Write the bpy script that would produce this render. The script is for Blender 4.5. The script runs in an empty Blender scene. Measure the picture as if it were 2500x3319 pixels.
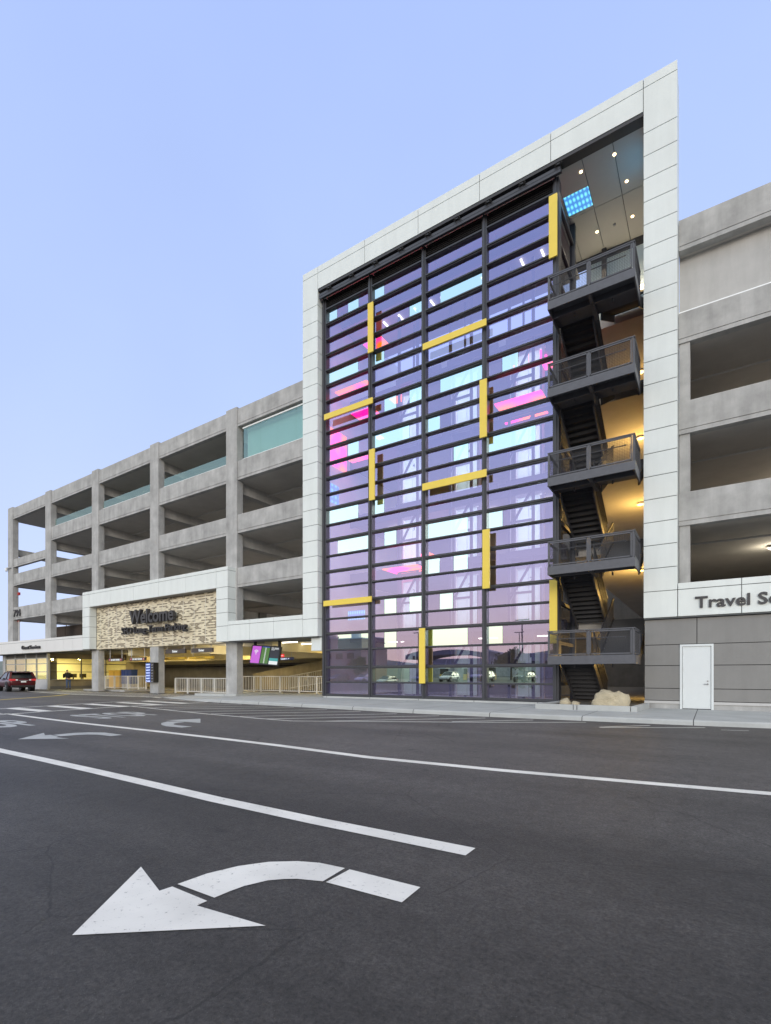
import bpy, bmesh, math, random
from mathutils import Vector, Matrix
random.seed(7)
S = bpy.context.scene
COL = S.collection
R = math.radians
# ------------------------------------------------------------------ camera, sky, sun, exposure
cam_d = bpy.data.cameras.new("camera"); cam = bpy.data.objects.new("camera", cam_d); COL.objects.link(cam)
cam.location = (0, -20, 1.32); cam.rotation_euler = (R(90), 0, R(32.93))
cam_d.sensor_fit = 'HORIZONTAL'; cam_d.sensor_width = 36; cam_d.lens = 1629 / 2500 * 36
cam_d.shift_y = (2187 - 1659.5) / 2500; cam_d.clip_start = 0.1; cam_d.clip_end = 4000
S.camera = cam
S.view_settings.view_transform = 'Standard'; S.view_settings.look = 'None'
S.view_settings.exposure = 0.0; S.view_settings.gamma = 1.0; S.view_settings.use_curve_mapping = False
W = bpy.data.worlds.new("World"); S.world = W; W.use_nodes = True
SUN_EL, SUN_AZ = R(14), R(155)          # low sun behind the camera
def build_world():
    nt = W.node_tree; nt.nodes.clear(); N = nt.nodes.new; L = nt.links.new
    out = N('ShaderNodeOutputWorld'); bg = N('ShaderNodeBackground'); bg.inputs[1].default_value = 0.12
    sky = N('ShaderNodeTexSky'); sky.sky_type = 'NISHITA'; sky.sun_disc = False
    sky.sun_elevation = SUN_EL; sky.sun_rotation = SUN_AZ; sky.air_density = 1.0; sky.dust_density = 0.6; sky.ozone_density = 2.0
    tc = N('ShaderNodeTexCoord'); sp = N('ShaderNodeSeparateXYZ'); L(tc.outputs['Generated'], sp.inputs[0])
    # dusk sky with faint cloud: pale lavender away from the sun, cream towards the sunset
    def ramp(stops):
        r = N('ShaderNodeValToRGB'); e = r.color_ramp.elements
        while len(e) < len(stops): e.new(0.5)
        for k, (p, c) in enumerate(stops): e[k].position = p; e[k].color = (*c, 1)
        L(sp.outputs[2], r.inputs[0]); return r
    front = ramp([(0.0, (.70, .79, 1.06)), (.18, (.66, .78, 1.12)), (.45, (.57, .72, 1.12)), (.82, (.49, .645, 1.13)), (.93, (1.3, 1.15, .96))])
    back = ramp([(0.0, (1.0, .74, .48)), (.07, (1.0, .83, .62)), (.2, (.93, .92, .90)), (.42, (.57, .71, .86)), (.7, (.40, .53, .74)), (.93, (.85, .75, .62))])  # topmost stops: unseen warm overhead cap added to light the ground
    dot = N('ShaderNodeVectorMath'); dot.operation = 'DOT_PRODUCT'; L(tc.outputs['Generated'], dot.inputs[0]); dot.inputs[1].default_value = (.26, -.966, 0)
    mr = N('ShaderNodeMapRange'); mr.interpolation_type = 'SMOOTHSTEP'; L(dot.outputs['Value'], mr.inputs[0]); mr.inputs[1].default_value = -.35; mr.inputs[2].default_value = .55
    gain = N('ShaderNodeMix'); gain.data_type = 'RGBA'; gain.blend_type = 'MULTIPLY'; gain.inputs[0].default_value = 1
    L(back.outputs[0], gain.inputs[6]); gain.inputs[7].default_value = (1.75, 1.75, 1.75, 1)
    mx = N('ShaderNodeMix'); mx.data_type = 'RGBA'; L(mr.outputs[0], mx.inputs[0]); L(front.outputs[0], mx.inputs[6]); L(gain.outputs[2], mx.inputs[7])
    noi = N('ShaderNodeTexNoise'); noi.inputs['Scale'].default_value = 1.6; noi.inputs['Detail'].default_value = 4; L(tc.outputs['Generated'], noi.inputs[0])
    nr = N('ShaderNodeMapRange'); L(noi.outputs[0], nr.inputs[0]); nr.inputs[1].default_value = .3; nr.inputs[2].default_value = .7; nr.inputs[3].default_value = .95; nr.inputs[4].default_value = 1.05
    up = N('ShaderNodeVectorMath'); up.operation = 'SCALE'; L(mx.outputs[2], up.inputs[0])
    mul = N('ShaderNodeMath'); mul.operation = 'MULTIPLY'; L(nr.outputs[0], mul.inputs[0]); mul.inputs[1].default_value = 1 / 0.12; L(mul.outputs[0], up.inputs['Scale'])
    fin = N('ShaderNodeMix'); fin.data_type = 'RGBA'; fin.inputs[0].default_value = 0.9; L(sky.outputs[0], fin.inputs[6]); L(up.outputs[0], fin.inputs[7])
    L(fin.outputs[2], bg.inputs[0]); L(bg.outputs[0], out.inputs[0])
build_world()
sd = bpy.data.lights.new("sun", 'SUN'); sd.energy = 1.3; sd.angle = R(20); sd.color = (1, .94, .86)
so = bpy.data.objects.new("sun", sd); COL.objects.link(so); so.location = (15, -40, 30)
so.rotation_euler = (R(90 - 14), 0, R(25))   # from behind the camera, a little from the right

# ------------------------------------------------------------------ materials
M = {}
def nmat(name):
    m = bpy.data.materials.new(name); m.use_nodes = True; nt = m.node_tree
    b = nt.nodes['Principled BSDF']; M[name] = m
    return m, nt, b, nt.nodes.new, nt.links.new
def plain(name, col, rough=.5, metal=0, var=.06, scale=4, bump=0):
    m, nt, b, N, L = nmat(name)
    b.inputs['Roughness'].default_value = rough; b.inputs['Metallic'].default_value = metal
    tc = N('ShaderNodeTexCoord'); no = N('ShaderNodeTexNoise'); no.inputs['Scale'].default_value = scale; no.inputs['Detail'].default_value = 5
    L(tc.outputs['Object'], no.inputs[0])
    r = N('ShaderNodeMapRange'); L(no.outputs[0], r.inputs[0]); r.inputs[1].default_value = .25; r.inputs[2].default_value = .75; r.inputs[3].default_value = 1 - var; r.inputs[4].default_value = 1 + var
    mu = N('ShaderNodeVectorMath'); mu.operation = 'SCALE'; mu.inputs[0].default_value = col; L(r.outputs[0], mu.inputs['Scale']); L(mu.outputs[0], b.inputs['Base Color'])
    if bump:
        bp = N('ShaderNodeBump'); bp.inputs['Strength'].default_value = bump; bp.inputs['Distance'].default_value = .02; L(no.outputs[0], bp.inputs['Height']); L(bp.outputs[0], b.inputs['Normal'])
    return m
def concrete(name, col, blotch=.16, streak=.10, rough=.85):
    m, nt, b, N, L = nmat(name); b.inputs['Roughness'].default_value = rough
    tc = N('ShaderNodeTexCoord')
    def noise(sc, det, vscale=None):
        n = N('ShaderNodeTexNoise'); n.inputs['Scale'].default_value = sc; n.inputs['Detail'].default_value = det; n.inputs['Roughness'].default_value = .62
        if vscale:
            mp = N('ShaderNodeMapping'); mp.inputs['Scale'].default_value = vscale; L(tc.outputs['Object'], mp.inputs[0]); L(mp.outputs[0], n.inputs[0])
        else: L(tc.outputs['Object'], n.inputs[0])
        return n
    def rng(n, lo, hi, a=.3, z=.7):
        r = N('ShaderNodeMapRange'); L(n.outputs[0], r.inputs[0]); r.inputs[1].default_value = a; r.inputs[2].default_value = z; r.inputs[3].default_value = lo; r.inputs[4].default_value = hi; return r
    n1 = noise(1.1, 8); n2 = noise(1.0, 4, (2.6, 2.6, .3)); n3 = noise(60, 3)
    a = rng(n1, 1 - blotch, 1 + blotch); s = rng(n2, 1 - streak, 1 + streak * .6); g = rng(n3, .95, 1.05)
    m1 = N('ShaderNodeMath'); m1.operation = 'MULTIPLY'; L(a.outputs[0], m1.inputs[0]); L(s.outputs[0], m1.inputs[1])
    m2 = N('ShaderNodeMath'); m2.operation = 'MULTIPLY'; L(m1.outputs[0], m2.inputs[0]); L(g.outputs[0], m2.inputs[1])
    mu = N('ShaderNodeVectorMath'); mu.operation = 'SCALE'; mu.inputs[0].default_value = col; L(m2.outputs[0], mu.inputs['Scale']); L(mu.outputs[0], b.inputs['Base Color'])
    bp = N('ShaderNodeBump'); bp.inputs['Strength'].default_value = .25; bp.inputs['Distance'].default_value = .01; L(n3.outputs[0], bp.inputs['Height']); L(bp.outputs[0], b.inputs['Normal'])
    return m
def emit(name, col, st=1.0):
    m, nt, b, N, L = nmat(name); b.inputs['Base Color'].default_value = (0.02, .02, .02, 1)
    b.inputs['Emission Color'].default_value = (*col, 1); b.inputs['Emission Strength'].default_value = st; return m
def glass(name, refl, trans, rough=0.0, wob=.0):
    # coated pane: outer faces reflect and transmit, faces met from inside the pane only transmit
    m, nt, b, N, L = nmat(name); nt.nodes.remove(b)
    out = nt.nodes['Material Output']; tr = N('ShaderNodeBsdfTransparent'); tr.inputs[0].default_value = (*trans, 1)
    gl = N('ShaderNodeBsdfAnisotropic' if False else 'ShaderNodeBsdfGlossy'); gl.inputs['Color'].default_value = (*refl, 1); gl.inputs['Roughness'].default_value = rough
    ad = N('ShaderNodeAddShader'); L(tr.outputs[0], ad.inputs[0]); L(gl.outputs[0], ad.inputs[1])
    geo = N('ShaderNodeNewGeometry'); t2 = N('ShaderNodeBsdfTransparent')
    mx = N('ShaderNodeMixShader'); L(geo.outputs['Backfacing'], mx.inputs[0]); L(ad.outputs[0], mx.inputs[1]); L(t2.outputs[0], mx.inputs[2]); L(mx.outputs[0], out.inputs[0])
    if wob:
        tc = N('ShaderNodeTexCoord'); no = N('ShaderNodeTexNoise'); no.inputs['Scale'].default_value = .9; no.inputs['Detail'].default_value = 1; L(tc.outputs['Object'], no.inputs[0])
        bp = N('ShaderNodeBump'); bp.inputs['Strength'].default_value = wob; bp.inputs['Distance'].default_value = .02; L(no.outputs[0], bp.inputs['Height']); L(bp.outputs[0], gl.inputs['Normal'])
    return m
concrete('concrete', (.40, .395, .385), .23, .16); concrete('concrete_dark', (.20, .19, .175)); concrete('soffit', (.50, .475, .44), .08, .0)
concrete('ramp_concrete', (.33, .29, .2)); plain('cream_paint', (.68, .60, .38), .7, var=.04, scale=2)
concrete('infill', (.45, .44, .425), .08, .10)
concrete('white_panel', (.71, .745, .725), .03, .045, .38); plain('panel_gap', (.10, .105, .105), .8)
plain('office_panel', (.72, .71, .69), .5, var=.03, scale=.7)
concrete('grey_panel', (.215, .21, .202), .06, .06, .5); plain('base_trim', (.5, .49, .48), .6)
plain('dark_metal', (.052, .053, .062), .42, .0, var=.08); plain('stair_metal', (.092, .094, .108), .45, .0, var=.12, scale=6, bump=.05); plain('wire', (.04, .04, .046), .5)
plain('black', (.012, .012, .013), .5); plain('louvre', (.045, .043, .045), .5)
plain('yellow_fin', (.80, .60, .085), .4, var=.03); plain('yellow_paint', (.75, .48, .05), .5)
plain('rail_white', (.66, .65, .62), .45, var=.03); plain('door_white', (.68, .71, .715), .4, var=.015)
plain('steel', (.35, .35, .36), .3, .8); plain('frame_alu', (.42, .43, .42), .4, .3); plain('letters', (.036, .034, .038), .45)
plain('sign_brown', (.075, .06, .055), .5); plain('white_paint_plain', (.8, .8, .8), .5); plain('red_paint', (.5, .03, .03), .5)
plain('blue_paint', (.02, .06, .25), .5); plain('orange_paint', (.72, .40, .04), .5, var=.05)
plain('flashing', (.85, .86, .86), .4); plain('tower_wall', (.30, .29, .28), .7); plain('soffit_grey', (.50, .485, .44), .6, var=.02); plain('shaft_steel', (.07, .065, .085), .5)
plain('car_red', (.075, .006, .009), .22, .3, var=.03); plain('rubber', (.015, .015, .016), .8); plain('car_glass', (.012, .014, .016), .08)
plain('car_silver', (.45, .46, .47), .25, .5); plain('car_white', (.7, .7, .7), .25); plain('car_blue', (.03, .06, .16), .25, .3); plain('car_black', (.02, .02, .022), .2, .2)
plain('skin', (.45, .27, .19), .6); plain('hair', (.10, .085, .075), .8); plain('jacket', (.012, .011, .011), .85); plain('jeans', (.10, .15, .27), .85, var=.15, scale=12)
plain('planter_soil', (.13, .11, .085), .95, var=.3, scale=20, bump=.4)
plain('foliage', (.05, .085, .03), .8, var=.4, scale=1.5); plain('bark', (.09, .07, .05), .9); plain('hill', (.17, .19, .16), .95, var=.25, scale=.02)
plain('office_wall', (.72, .66, .42), .7, var=.03); plain('building_far', (.32, .24, .2), .8); plain('fence_slat', (.055, .04, .032), .8, var=.3, scale=8)
emit('lamp_white', (1, .97, .9), 9); emit('lamp_warm', (1, .72, .38), 9); emit('lamp_line', (1, .93, .78), 4); emit('lamp_amber', (1, .62, .18), 6)
emit('screen_magenta', (.62, .12, .72), .9); emit('screen_green', (.10, .28, .03), .8); emit('screen_white', (.9, .95, .95), .9); emit('screen_teal', (.05, .42, .42), .8); emit('screen_dark', (.012, .013, .03), .6)
emit('led_blue', (.05, .12, .55), 1.0); emit('led_text', (.75, .85, 1), 1.3); emit('exit_red', (.9, .03, .03), 1.2); emit('brake_red', (.75, .02, .03), .7)
emit('wall_glow', (1, .66, .22), .55)
glass('glass_violet', (.275, .25, .415), (.54, .53, .61))
glass('glass_clear', (.66, .84, .85), (.16, .2, .2))
glass('glass_mirror_scene', (.60, .70, .56), (.3, .36, .33))
glass('glass_green', (.16, .21, .2), (.5, .66, .62), 0, 0)
glass('glass_office', (.50, .47, .36), (.35, .38, .3), 0, .03); glass('glass_counter', (.07, .075, .06), (.88, .86, .7), 0, 0)
glass('glass_return', (.10, .11, .13), (.5, .5, .52), 0, 0)
def special():
    # asphalt
    m, nt, b, N, L = nmat('asphalt'); tc = N('ShaderNodeTexCoord')
    def no(sc, d, rough=.6):
        n = N('ShaderNodeTexNoise'); n.inputs['Scale'].default_value = sc; n.inputs['Detail'].default_value = d; n.inputs['Roughness'].default_value = rough; L(tc.outputs['Object'], n.inputs[0]); return n
    big = no(.35, 6, .65); mid = no(7, 8, .8); fin = no(38, 5, .9)
    vor = N('ShaderNodeTexVoronoi'); vor.inputs['Scale'].default_value = 85; L(tc.outputs['Object'], vor.inputs[0])
    cr = N('ShaderNodeValToRGB'); e = cr.color_ramp.elements; e[0].position = .36; e[0].color = (.018, .0172, .0168, 1); e[1].position = .66; e[1].color = (.092, .085, .081, 1); L(fin.outputs[0], cr.inputs[0])
    r1 = N('ShaderNodeMapRange'); L(big.outputs[0], r1.inputs[0]); r1.inputs[1].default_value = .3; r1.inputs[2].default_value = .7; r1.inputs[3].default_value = .74; r1.inputs[4].default_value = 1.26
    r2 = N('ShaderNodeMapRange'); L(mid.outputs[0], r2.inputs[0]); r2.inputs[1].default_value = .3; r2.inputs[2].default_value = .7; r2.inputs[3].default_value = .60; r2.inputs[4].default_value = 1.40
    mm = N('ShaderNodeMath'); mm.operation = 'MULTIPLY'; L(r1.outputs[0], mm.inputs[0]); L(r2.outputs[0], mm.inputs[1])
    sc = N('ShaderNodeVectorMath'); sc.operation = 'SCALE'; L(cr.outputs[0], sc.inputs[0]); L(mm.outputs[0], sc.inputs['Scale'])
    gt = N('ShaderNodeMath'); gt.operation = 'LESS_THAN'; gt.inputs[1].default_value = .13; L(vor.outputs['Distance'], gt.inputs[0])
    vc = N('ShaderNodeMath'); vc.operation = 'GREATER_THAN'; vc.inputs[1].default_value = .72; L(vor.outputs['Color'], vc.inputs[0])
    ml = N('ShaderNodeMath'); ml.operation = 'MULTIPLY'; L(gt.outputs[0], ml.inputs[0]); L(vc.outputs[0], ml.inputs[1])
    mx = N('ShaderNodeMix'); mx.data_type = 'RGBA'; L(ml.outputs[0], mx.inputs[0]); L(sc.outputs[0], mx.inputs[6]); mx.inputs[7].default_value = (.2, .19, .19, 1)
    # pale blur of passing cars painted into the far lanes, hairline cracks, oil drips
    def mth(op, a, v=None):
        q = N('ShaderNodeMath'); q.operation = op; L(a, q.inputs[0])
        if v is not None:
            if isinstance(v, (int, float)): q.inputs[1].default_value = v
            else: L(v, q.inputs[1])
        return q.outputs[0]
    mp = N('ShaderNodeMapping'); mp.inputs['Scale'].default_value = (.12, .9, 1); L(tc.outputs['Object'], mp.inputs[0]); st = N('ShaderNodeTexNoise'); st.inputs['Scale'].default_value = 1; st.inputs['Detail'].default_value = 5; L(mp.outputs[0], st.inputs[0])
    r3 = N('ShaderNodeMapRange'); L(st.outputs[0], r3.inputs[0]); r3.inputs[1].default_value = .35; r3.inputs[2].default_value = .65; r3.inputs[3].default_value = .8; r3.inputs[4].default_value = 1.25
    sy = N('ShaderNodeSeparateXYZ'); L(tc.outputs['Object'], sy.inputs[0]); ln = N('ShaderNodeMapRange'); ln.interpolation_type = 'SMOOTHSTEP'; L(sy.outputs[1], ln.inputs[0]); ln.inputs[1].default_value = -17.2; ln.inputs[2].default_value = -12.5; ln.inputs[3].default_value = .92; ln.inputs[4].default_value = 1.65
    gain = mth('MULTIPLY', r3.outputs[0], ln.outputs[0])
    warp = N('ShaderNodeMix'); warp.data_type = 'VECTOR'; warp.inputs[0].default_value = .16; L(tc.outputs['Object'], warp.inputs[4]); wn = no(2.2, 8); L(wn.outputs['Color'], warp.inputs[5])
    v2 = N('ShaderNodeTexVoronoi'); v2.feature = 'DISTANCE_TO_EDGE'; v2.inputs['Scale'].default_value = .42; L(warp.outputs[1], v2.inputs[0])
    msk = mth('GREATER_THAN', no(.22, 3).outputs[0], .47); crk = mth('MULTIPLY', mth('LESS_THAN', v2.outputs['Distance'], .0024), msk)
    oil = N('ShaderNodeMapRange'); on = no(1.9, 3); L(on.outputs[0], oil.inputs[0]); oil.inputs[1].default_value = .66; oil.inputs[2].default_value = .74; oil.inputs[3].default_value = 1; oil.inputs[4].default_value = .62
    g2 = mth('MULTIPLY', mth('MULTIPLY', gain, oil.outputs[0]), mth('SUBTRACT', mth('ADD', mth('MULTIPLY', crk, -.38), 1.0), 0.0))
    fs = N('ShaderNodeVectorMath'); fs.operation = 'SCALE'; L(mx.outputs[2], fs.inputs[0]); L(g2, fs.inputs['Scale'])
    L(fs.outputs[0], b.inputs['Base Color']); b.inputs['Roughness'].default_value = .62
    bp = N('ShaderNodeBump'); bp.inputs['Strength'].default_value = 1; bp.inputs['Distance'].default_value = .012; L(fin.outputs[0], bp.inputs['Height']); L(bp.outputs[0], b.inputs['Normal'])
    # worn road paint
    for nm, colr in (('road_paint', (.80, .785, .73)), ('road_paint_yellow', (.62, .45, .06)), ('road_paint_faded', (.46, .47, .46))):
        m, nt, b, N, L = nmat(nm); tc = N('ShaderNodeTexCoord')
        n = N('ShaderNodeTexNoise'); n.inputs['Scale'].default_value = 22; n.inputs['Detail'].default_value = 8; n.inputs['Roughness'].default_value = .8; L(tc.outputs['Object'], n.inputs[0])
        n2 = N('ShaderNodeTexNoise'); n2.inputs['Scale'].default_value = 2; L(tc.outputs['Object'], n2.inputs[0])
        cr = N('ShaderNodeValToRGB'); e = cr.color_ramp.elements; e[0].position = .31; e[0].color = (.12, .12, .12, 1); e[1].position = .42; e[1].color = (*colr, 1); L(n.outputs[0], cr.inputs[0])
        r = N('ShaderNodeMapRange'); L(n2.outputs[0], r.inputs[0]); r.inputs[1].default_value = .3; r.inputs[2].default_value = .7; r.inputs[3].default_value = .84; r.inputs[4].default_value = 1.06
        sc = N('ShaderNodeVectorMath'); sc.operation = 'SCALE'; L(cr.outputs[0], sc.inputs[0]); L(r.outputs[0], sc.inputs['Scale']); L(sc.outputs[0], b.inputs['Base Color']); b.inputs['Roughness'].default_value = .6
    # mosaic of thin cream and brown tiles
    m, nt, b, N, L = nmat('mosaic'); tc = N('ShaderNodeTexCoord'); mp = N('ShaderNodeMapping'); mp.inputs['Rotation'].default_value = (R(90), 0, 0); L(tc.outputs['Object'], mp.inputs[0])
    br = N('ShaderNodeTexBrick'); L(mp.outputs[0], br.inputs[0]); br.offset = .42
    br.inputs['Color1'].default_value = (0, 0, 0, 1); br.inputs['Color2'].default_value = (1, 1, 1, 1); br.inputs['Mortar'].default_value = (.3, .3, .3, 1)
    br.inputs['Scale'].default_value = 1; br.inputs['Brick Width'].default_value = .30; br.inputs['Row Height'].default_value = .085; br.inputs['Mortar Size'].default_value = .008; br.inputs['Bias'].default_value = 0
    zs = N('ShaderNodeSeparateXYZ'); L(tc.outputs['Object'], zs.inputs[0]); zr = N('ShaderNodeMath'); zr.operation = 'DIVIDE'; zr.inputs[1].default_value = .17; L(zs.outputs[2], zr.inputs[0]); zf = N('ShaderNodeMath'); zf.operation = 'FRACT'; L(zr.outputs[0], zf.inputs[0]); zg = N('ShaderNodeMath'); zg.operation = 'GREATER_THAN'; zg.inputs[1].default_value = .5; L(zf.outputs[0], zg.inputs[0])
    za = N('ShaderNodeMapRange'); L(zg.outputs[0], za.inputs[0]); za.inputs[3].default_value = .55; za.inputs[4].default_value = 1.0; zm = N('ShaderNodeVectorMath'); zm.operation = 'SCALE'; L(br.outputs[0], zm.inputs[0]); L(za.outputs[0], zm.inputs['Scale'])
    mc = N('ShaderNodeValToRGB'); mc.color_ramp.interpolation = 'CONSTANT'; e = mc.color_ramp.elements; e[0].position = 0; e[0].color = (.74, .66, .48, 1); e[1].position = .42; e[1].color = (.19, .15, .10, 1); e.new(.22).color = (.62, .54, .38, 1); L(zm.outputs[0], mc.inputs[0])
    sx = N('ShaderNodeSeparateXYZ'); L(tc.outputs['Object'], sx.inputs[0]); md = N('ShaderNodeMath'); md.operation = 'PINGPONG'; md.inputs[1].default_value = .57; L(sx.outputs[0], md.inputs[0])
    lt = N('ShaderNodeMath'); lt.operation = 'LESS_THAN'; lt.inputs[1].default_value = .022; L(md.outputs[0], lt.inputs[0])
    mx = N('ShaderNodeMix'); mx.data_type = 'RGBA'; L(lt.outputs[0], mx.inputs[0]); L(mc.outputs[0], mx.inputs[6]); mx.inputs[7].default_value = (.66, .61, .50, 1); L(mx.outputs[2], b.inputs['Base Color']); b.inputs['Roughness'].default_value = .32
    # pavement concrete with scored joints across it
    m = concrete('pavement', (.43, .44, .43), .12, .0); nt = m.node_tree; N = nt.nodes.new; L = nt.links.new; b = nt.nodes['Principled BSDF']
    old = b.inputs['Base Color'].links[0].from_socket; tc = N('ShaderNodeTexCoord'); sx = N('ShaderNodeSeparateXYZ'); L(tc.outputs['Object'], sx.inputs[0])
    ad = N('ShaderNodeMath'); ad.inputs[1].default_value = .38 + 27.2; L(sx.outputs[0], ad.inputs[0]); md = N('ShaderNodeMath'); md.operation = 'PINGPONG'; md.inputs[1].default_value = 1.36; L(ad.outputs[0], md.inputs[0])
    lt = N('ShaderNodeMath'); lt.operation = 'LESS_THAN'; lt.inputs[1].default_value = .012; L(md.outputs[0], lt.inputs[0])
    mx = N('ShaderNodeMix'); mx.data_type = 'RGBA'; L(lt.outputs[0], mx.inputs[0]); L(old, mx.inputs[6]); mx.inputs[7].default_value = (.08, .08, .08, 1); L(mx.outputs[2], b.inputs['Base Color'])
    # boulder
    m = concrete('rock', (.50, .43, .30), .3, .0, .9); nt = m.node_tree; bp = [n for n in nt.nodes if n.type == 'BUMP'][0]; bp.inputs['Strength'].default_value = 1; bp.inputs['Distance'].default_value = .05; [n for n in nt.nodes if n.type == 'TEX_NOISE' and abs(n.inputs['Scale'].default_value - 60) < 1][0].inputs['Scale'].default_value = 22
    # pink LED ceiling panel: coloured diodes behind a diffuser
    m, nt, b, N, L = nmat('led_pink'); tc = N('ShaderNodeTexCoord'); n = N('ShaderNodeTexNoise'); n.inputs['Scale'].default_value = 1.1; n.inputs['Detail'].default_value = 0; L(tc.outputs['Object'], n.inputs[0])
    cr = N('ShaderNodeValToRGB'); e = cr.color_ramp.elements; e[0].position = .36; e[0].color = (1, .0, .22, 1); e[1].position = .62; e[1].color = (1, .12, .0, 1); L(n.outputs[0], cr.inputs[0])
    L(cr.outputs[0], b.inputs['Emission Color']); b.inputs['Emission Strength'].default_value = 3.6; b.inputs['Base Color'].default_value = (.02, .02, .02, 1)
    m, nt, b, N, L = nmat('led_cyan'); tc = N('ShaderNodeTexCoord'); mp = N('ShaderNodeMapping'); mp.inputs['Scale'].default_value = (6.5, 3.2, 3.2); L(tc.outputs['Object'], mp.inputs[0])
    v = N('ShaderNodeTexVoronoi'); v.inputs['Scale'].default_value = 1; v.inputs['Randomness'].default_value = 0; L(mp.outputs[0], v.inputs[0])
    cr = N('ShaderNodeValToRGB'); e = cr.color_ramp.elements; e[0].position = .12; e[0].color = (.25, .95, 1, 1); e[1].position = .5; e[1].color = (.05, .22, .62, 1); L(v.outputs['Distance'], cr.inputs[0])
    L(cr.outputs[0], b.inputs['Emission Color']); b.inputs['Emission Strength'].default_value = 1.3; b.inputs['Base Color'].default_value = (.02, .02, .02, 1)
    # frosted translucent glass
    m, nt, b, N, L = nmat('frosted'); nt.nodes.remove(b); out = nt.nodes['Material Output']; d = N('ShaderNodeBsdfDiffuse'); d.inputs[0].default_value = (.66, .72, .70, 1); t = N('ShaderNodeBsdfTranslucent'); t.inputs[0].default_value = (.75, .82, .8, 1)
    mx = N('ShaderNodeMixShader'); mx.inputs[0].default_value = .5; L(d.outputs[0], mx.inputs[1]); L(t.outputs[0], mx.inputs[2]); L(mx.outputs[0], out.inputs[0])
special()

# ------------------------------------------------------------------ mesh helpers (everything is given in metres in the world)
class MB:
    def __init__(s): s.v = []; s.f = []
    def add(s, vs, fs):
        o = len(s.v); s.v += [tuple(v) for v in vs]; s.f += [tuple(i + o for i in f) for f in fs]; return s
    def box(s, x0, x1, y0, y1, z0, z1):
        if x0 > x1: x0, x1 = x1, x0
        if y0 > y1: y0, y1 = y1, y0
        if z0 > z1: z0, z1 = z1, z0
        return s.add([(x0, y0, z0), (x1, y0, z0), (x1, y1, z0), (x0, y1, z0), (x0, y0, z1), (x1, y0, z1), (x1, y1, z1), (x0, y1, z1)],
                     [(0, 3, 2, 1), (4, 5, 6, 7), (0, 1, 5, 4), (1, 2, 6, 5), (2, 3, 7, 6), (3, 0, 4, 7)])
    def prism(s, pts, axis, a0, a1):
        # pts: 2-D outline; axis 'x' -> pts are (y,z), 'y' -> (x,z), 'z' -> (x,y)
        n = len(pts)
        def P(p, a): return {'x': (a, p[0], p[1]), 'y': (p[0], a, p[1]), 'z': (p[0], p[1], a)}[axis]
        vs = [P(p, a0) for p in pts] + [P(p, a1) for p in pts]
        fs = [tuple(range(n - 1, -1, -1)), tuple(range(n, 2 * n))] + [(i, (i + 1) % n, n + (i + 1) % n, n + i) for i in range(n)]
        return s.add(vs, fs)
    def tube(s, p, q, r, n=8, r2=None):
        p, q = Vector(p), Vector(q); d = (q - p).normalized(); u = d.orthogonal().normalized(); w = d.cross(u); r2 = r if r2 is None else r2
        vs = [p + (u * math.cos(2 * math.pi * i / n) + w * math.sin(2 * math.pi * i / n)) * r for i in range(n)] + [q + (u * math.cos(2 * math.pi * i / n) + w * math.sin(2 * math.pi * i / n)) * r2 for i in range(n)]
        return s.add(vs, [tuple(range(n - 1, -1, -1)), tuple(range(n, 2 * n))] + [(i, (i + 1) % n, n + (i + 1) % n, n + i) for i in range(n)])
    def bar(s, p, q, w, h):
        # square bar between two points, w across (horizontal), h upright
        p, q = Vector(p), Vector(q); d = (q - p).normalized(); side = d.cross(Vector((0, 0, 1)))
        side = side.normalized() if side.length > 1e-4 else Vector((1, 0, 0)); up = side.cross(d).normalized()
        c = [side * (a * w / 2) + up * (b * h / 2) for a, b in ((-1, -1), (1, -1), (1, 1), (-1, 1))]
        vs = [p + k for k in c] + [q + k for k in c]
        return s.add(vs, [(0, 3, 2, 1), (4, 5, 6, 7), (0, 1, 5, 4), (1, 2, 6, 5), (2, 3, 7, 6), (3, 0, 4, 7)])
    def flat(s, pts, z=.004): return s.add([(p[0], p[1], z) for p in pts], [tuple(range(len(pts)))])
    def build(s, name, mat, parent=None, kind=None, bevel=0, smooth=False, label=None, sag=False):
        me = bpy.data.meshes.new(name); o = Vector((0, 0, 0))
        if parent is not None: o = Vector(parent['base'])
        vs = [(x, y, sagz(x, z)) for x, y, z in s.v] if sag else s.v
        me.from_pydata([(v[0] - o[0], v[1] - o[1], v[2] - o[2]) for v in vs], [], s.f); me.validate()
        bm = bmesh.new(); bm.from_mesh(me); bmesh.ops.recalc_face_normals(bm, faces=bm.faces); bm.to_mesh(me); bm.free()
        me.materials.append(M[mat] if isinstance(mat, str) else mat)
        if smooth:
            for p in me.polygons: p.use_smooth = True
        ob = bpy.data.objects.new(name, me); COL.objects.link(ob)
        if parent is not None: ob.parent = parent; ob['base'] = tuple(o)
        else: ob['base'] = (0, 0, 0)
        if kind: ob['kind'] = kind
        if label: ob['label'] = label
        if bevel:
            b = ob.modifiers.new('bevel', 'BEVEL'); b.width = bevel; b.segments = 2; b.limit_method = 'ANGLE'
        return ob
def sagz(x, z):      # the long left wing falls very slightly towards its far end
    return 1.32 + (z - 1.32) * (1 + .03 * (x + 18) / 37) if x < -18 else z
def thing(name, label, cat, base, group=None):
    o = bpy.data.objects.new(name, None); COL.objects.link(o); o.location = base; o['base'] = tuple(base); o.empty_display_size = .3
    o['label'] = label; o['category'] = cat
    if group: o['group'] = group
    return o
def tag(o, label, cat, group=None):
    o['label'] = label; o['category'] = cat
    if group: o['group'] = group
    return o
def copy_tree(o, parent=None):
    c = o.copy(); COL.objects.link(c)
    if parent is not None: c.parent = parent
    for ch in [k for k in KIDS.get(o.name, [])]: copy_tree(ch, c)
    return c
KIDS = {}
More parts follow.
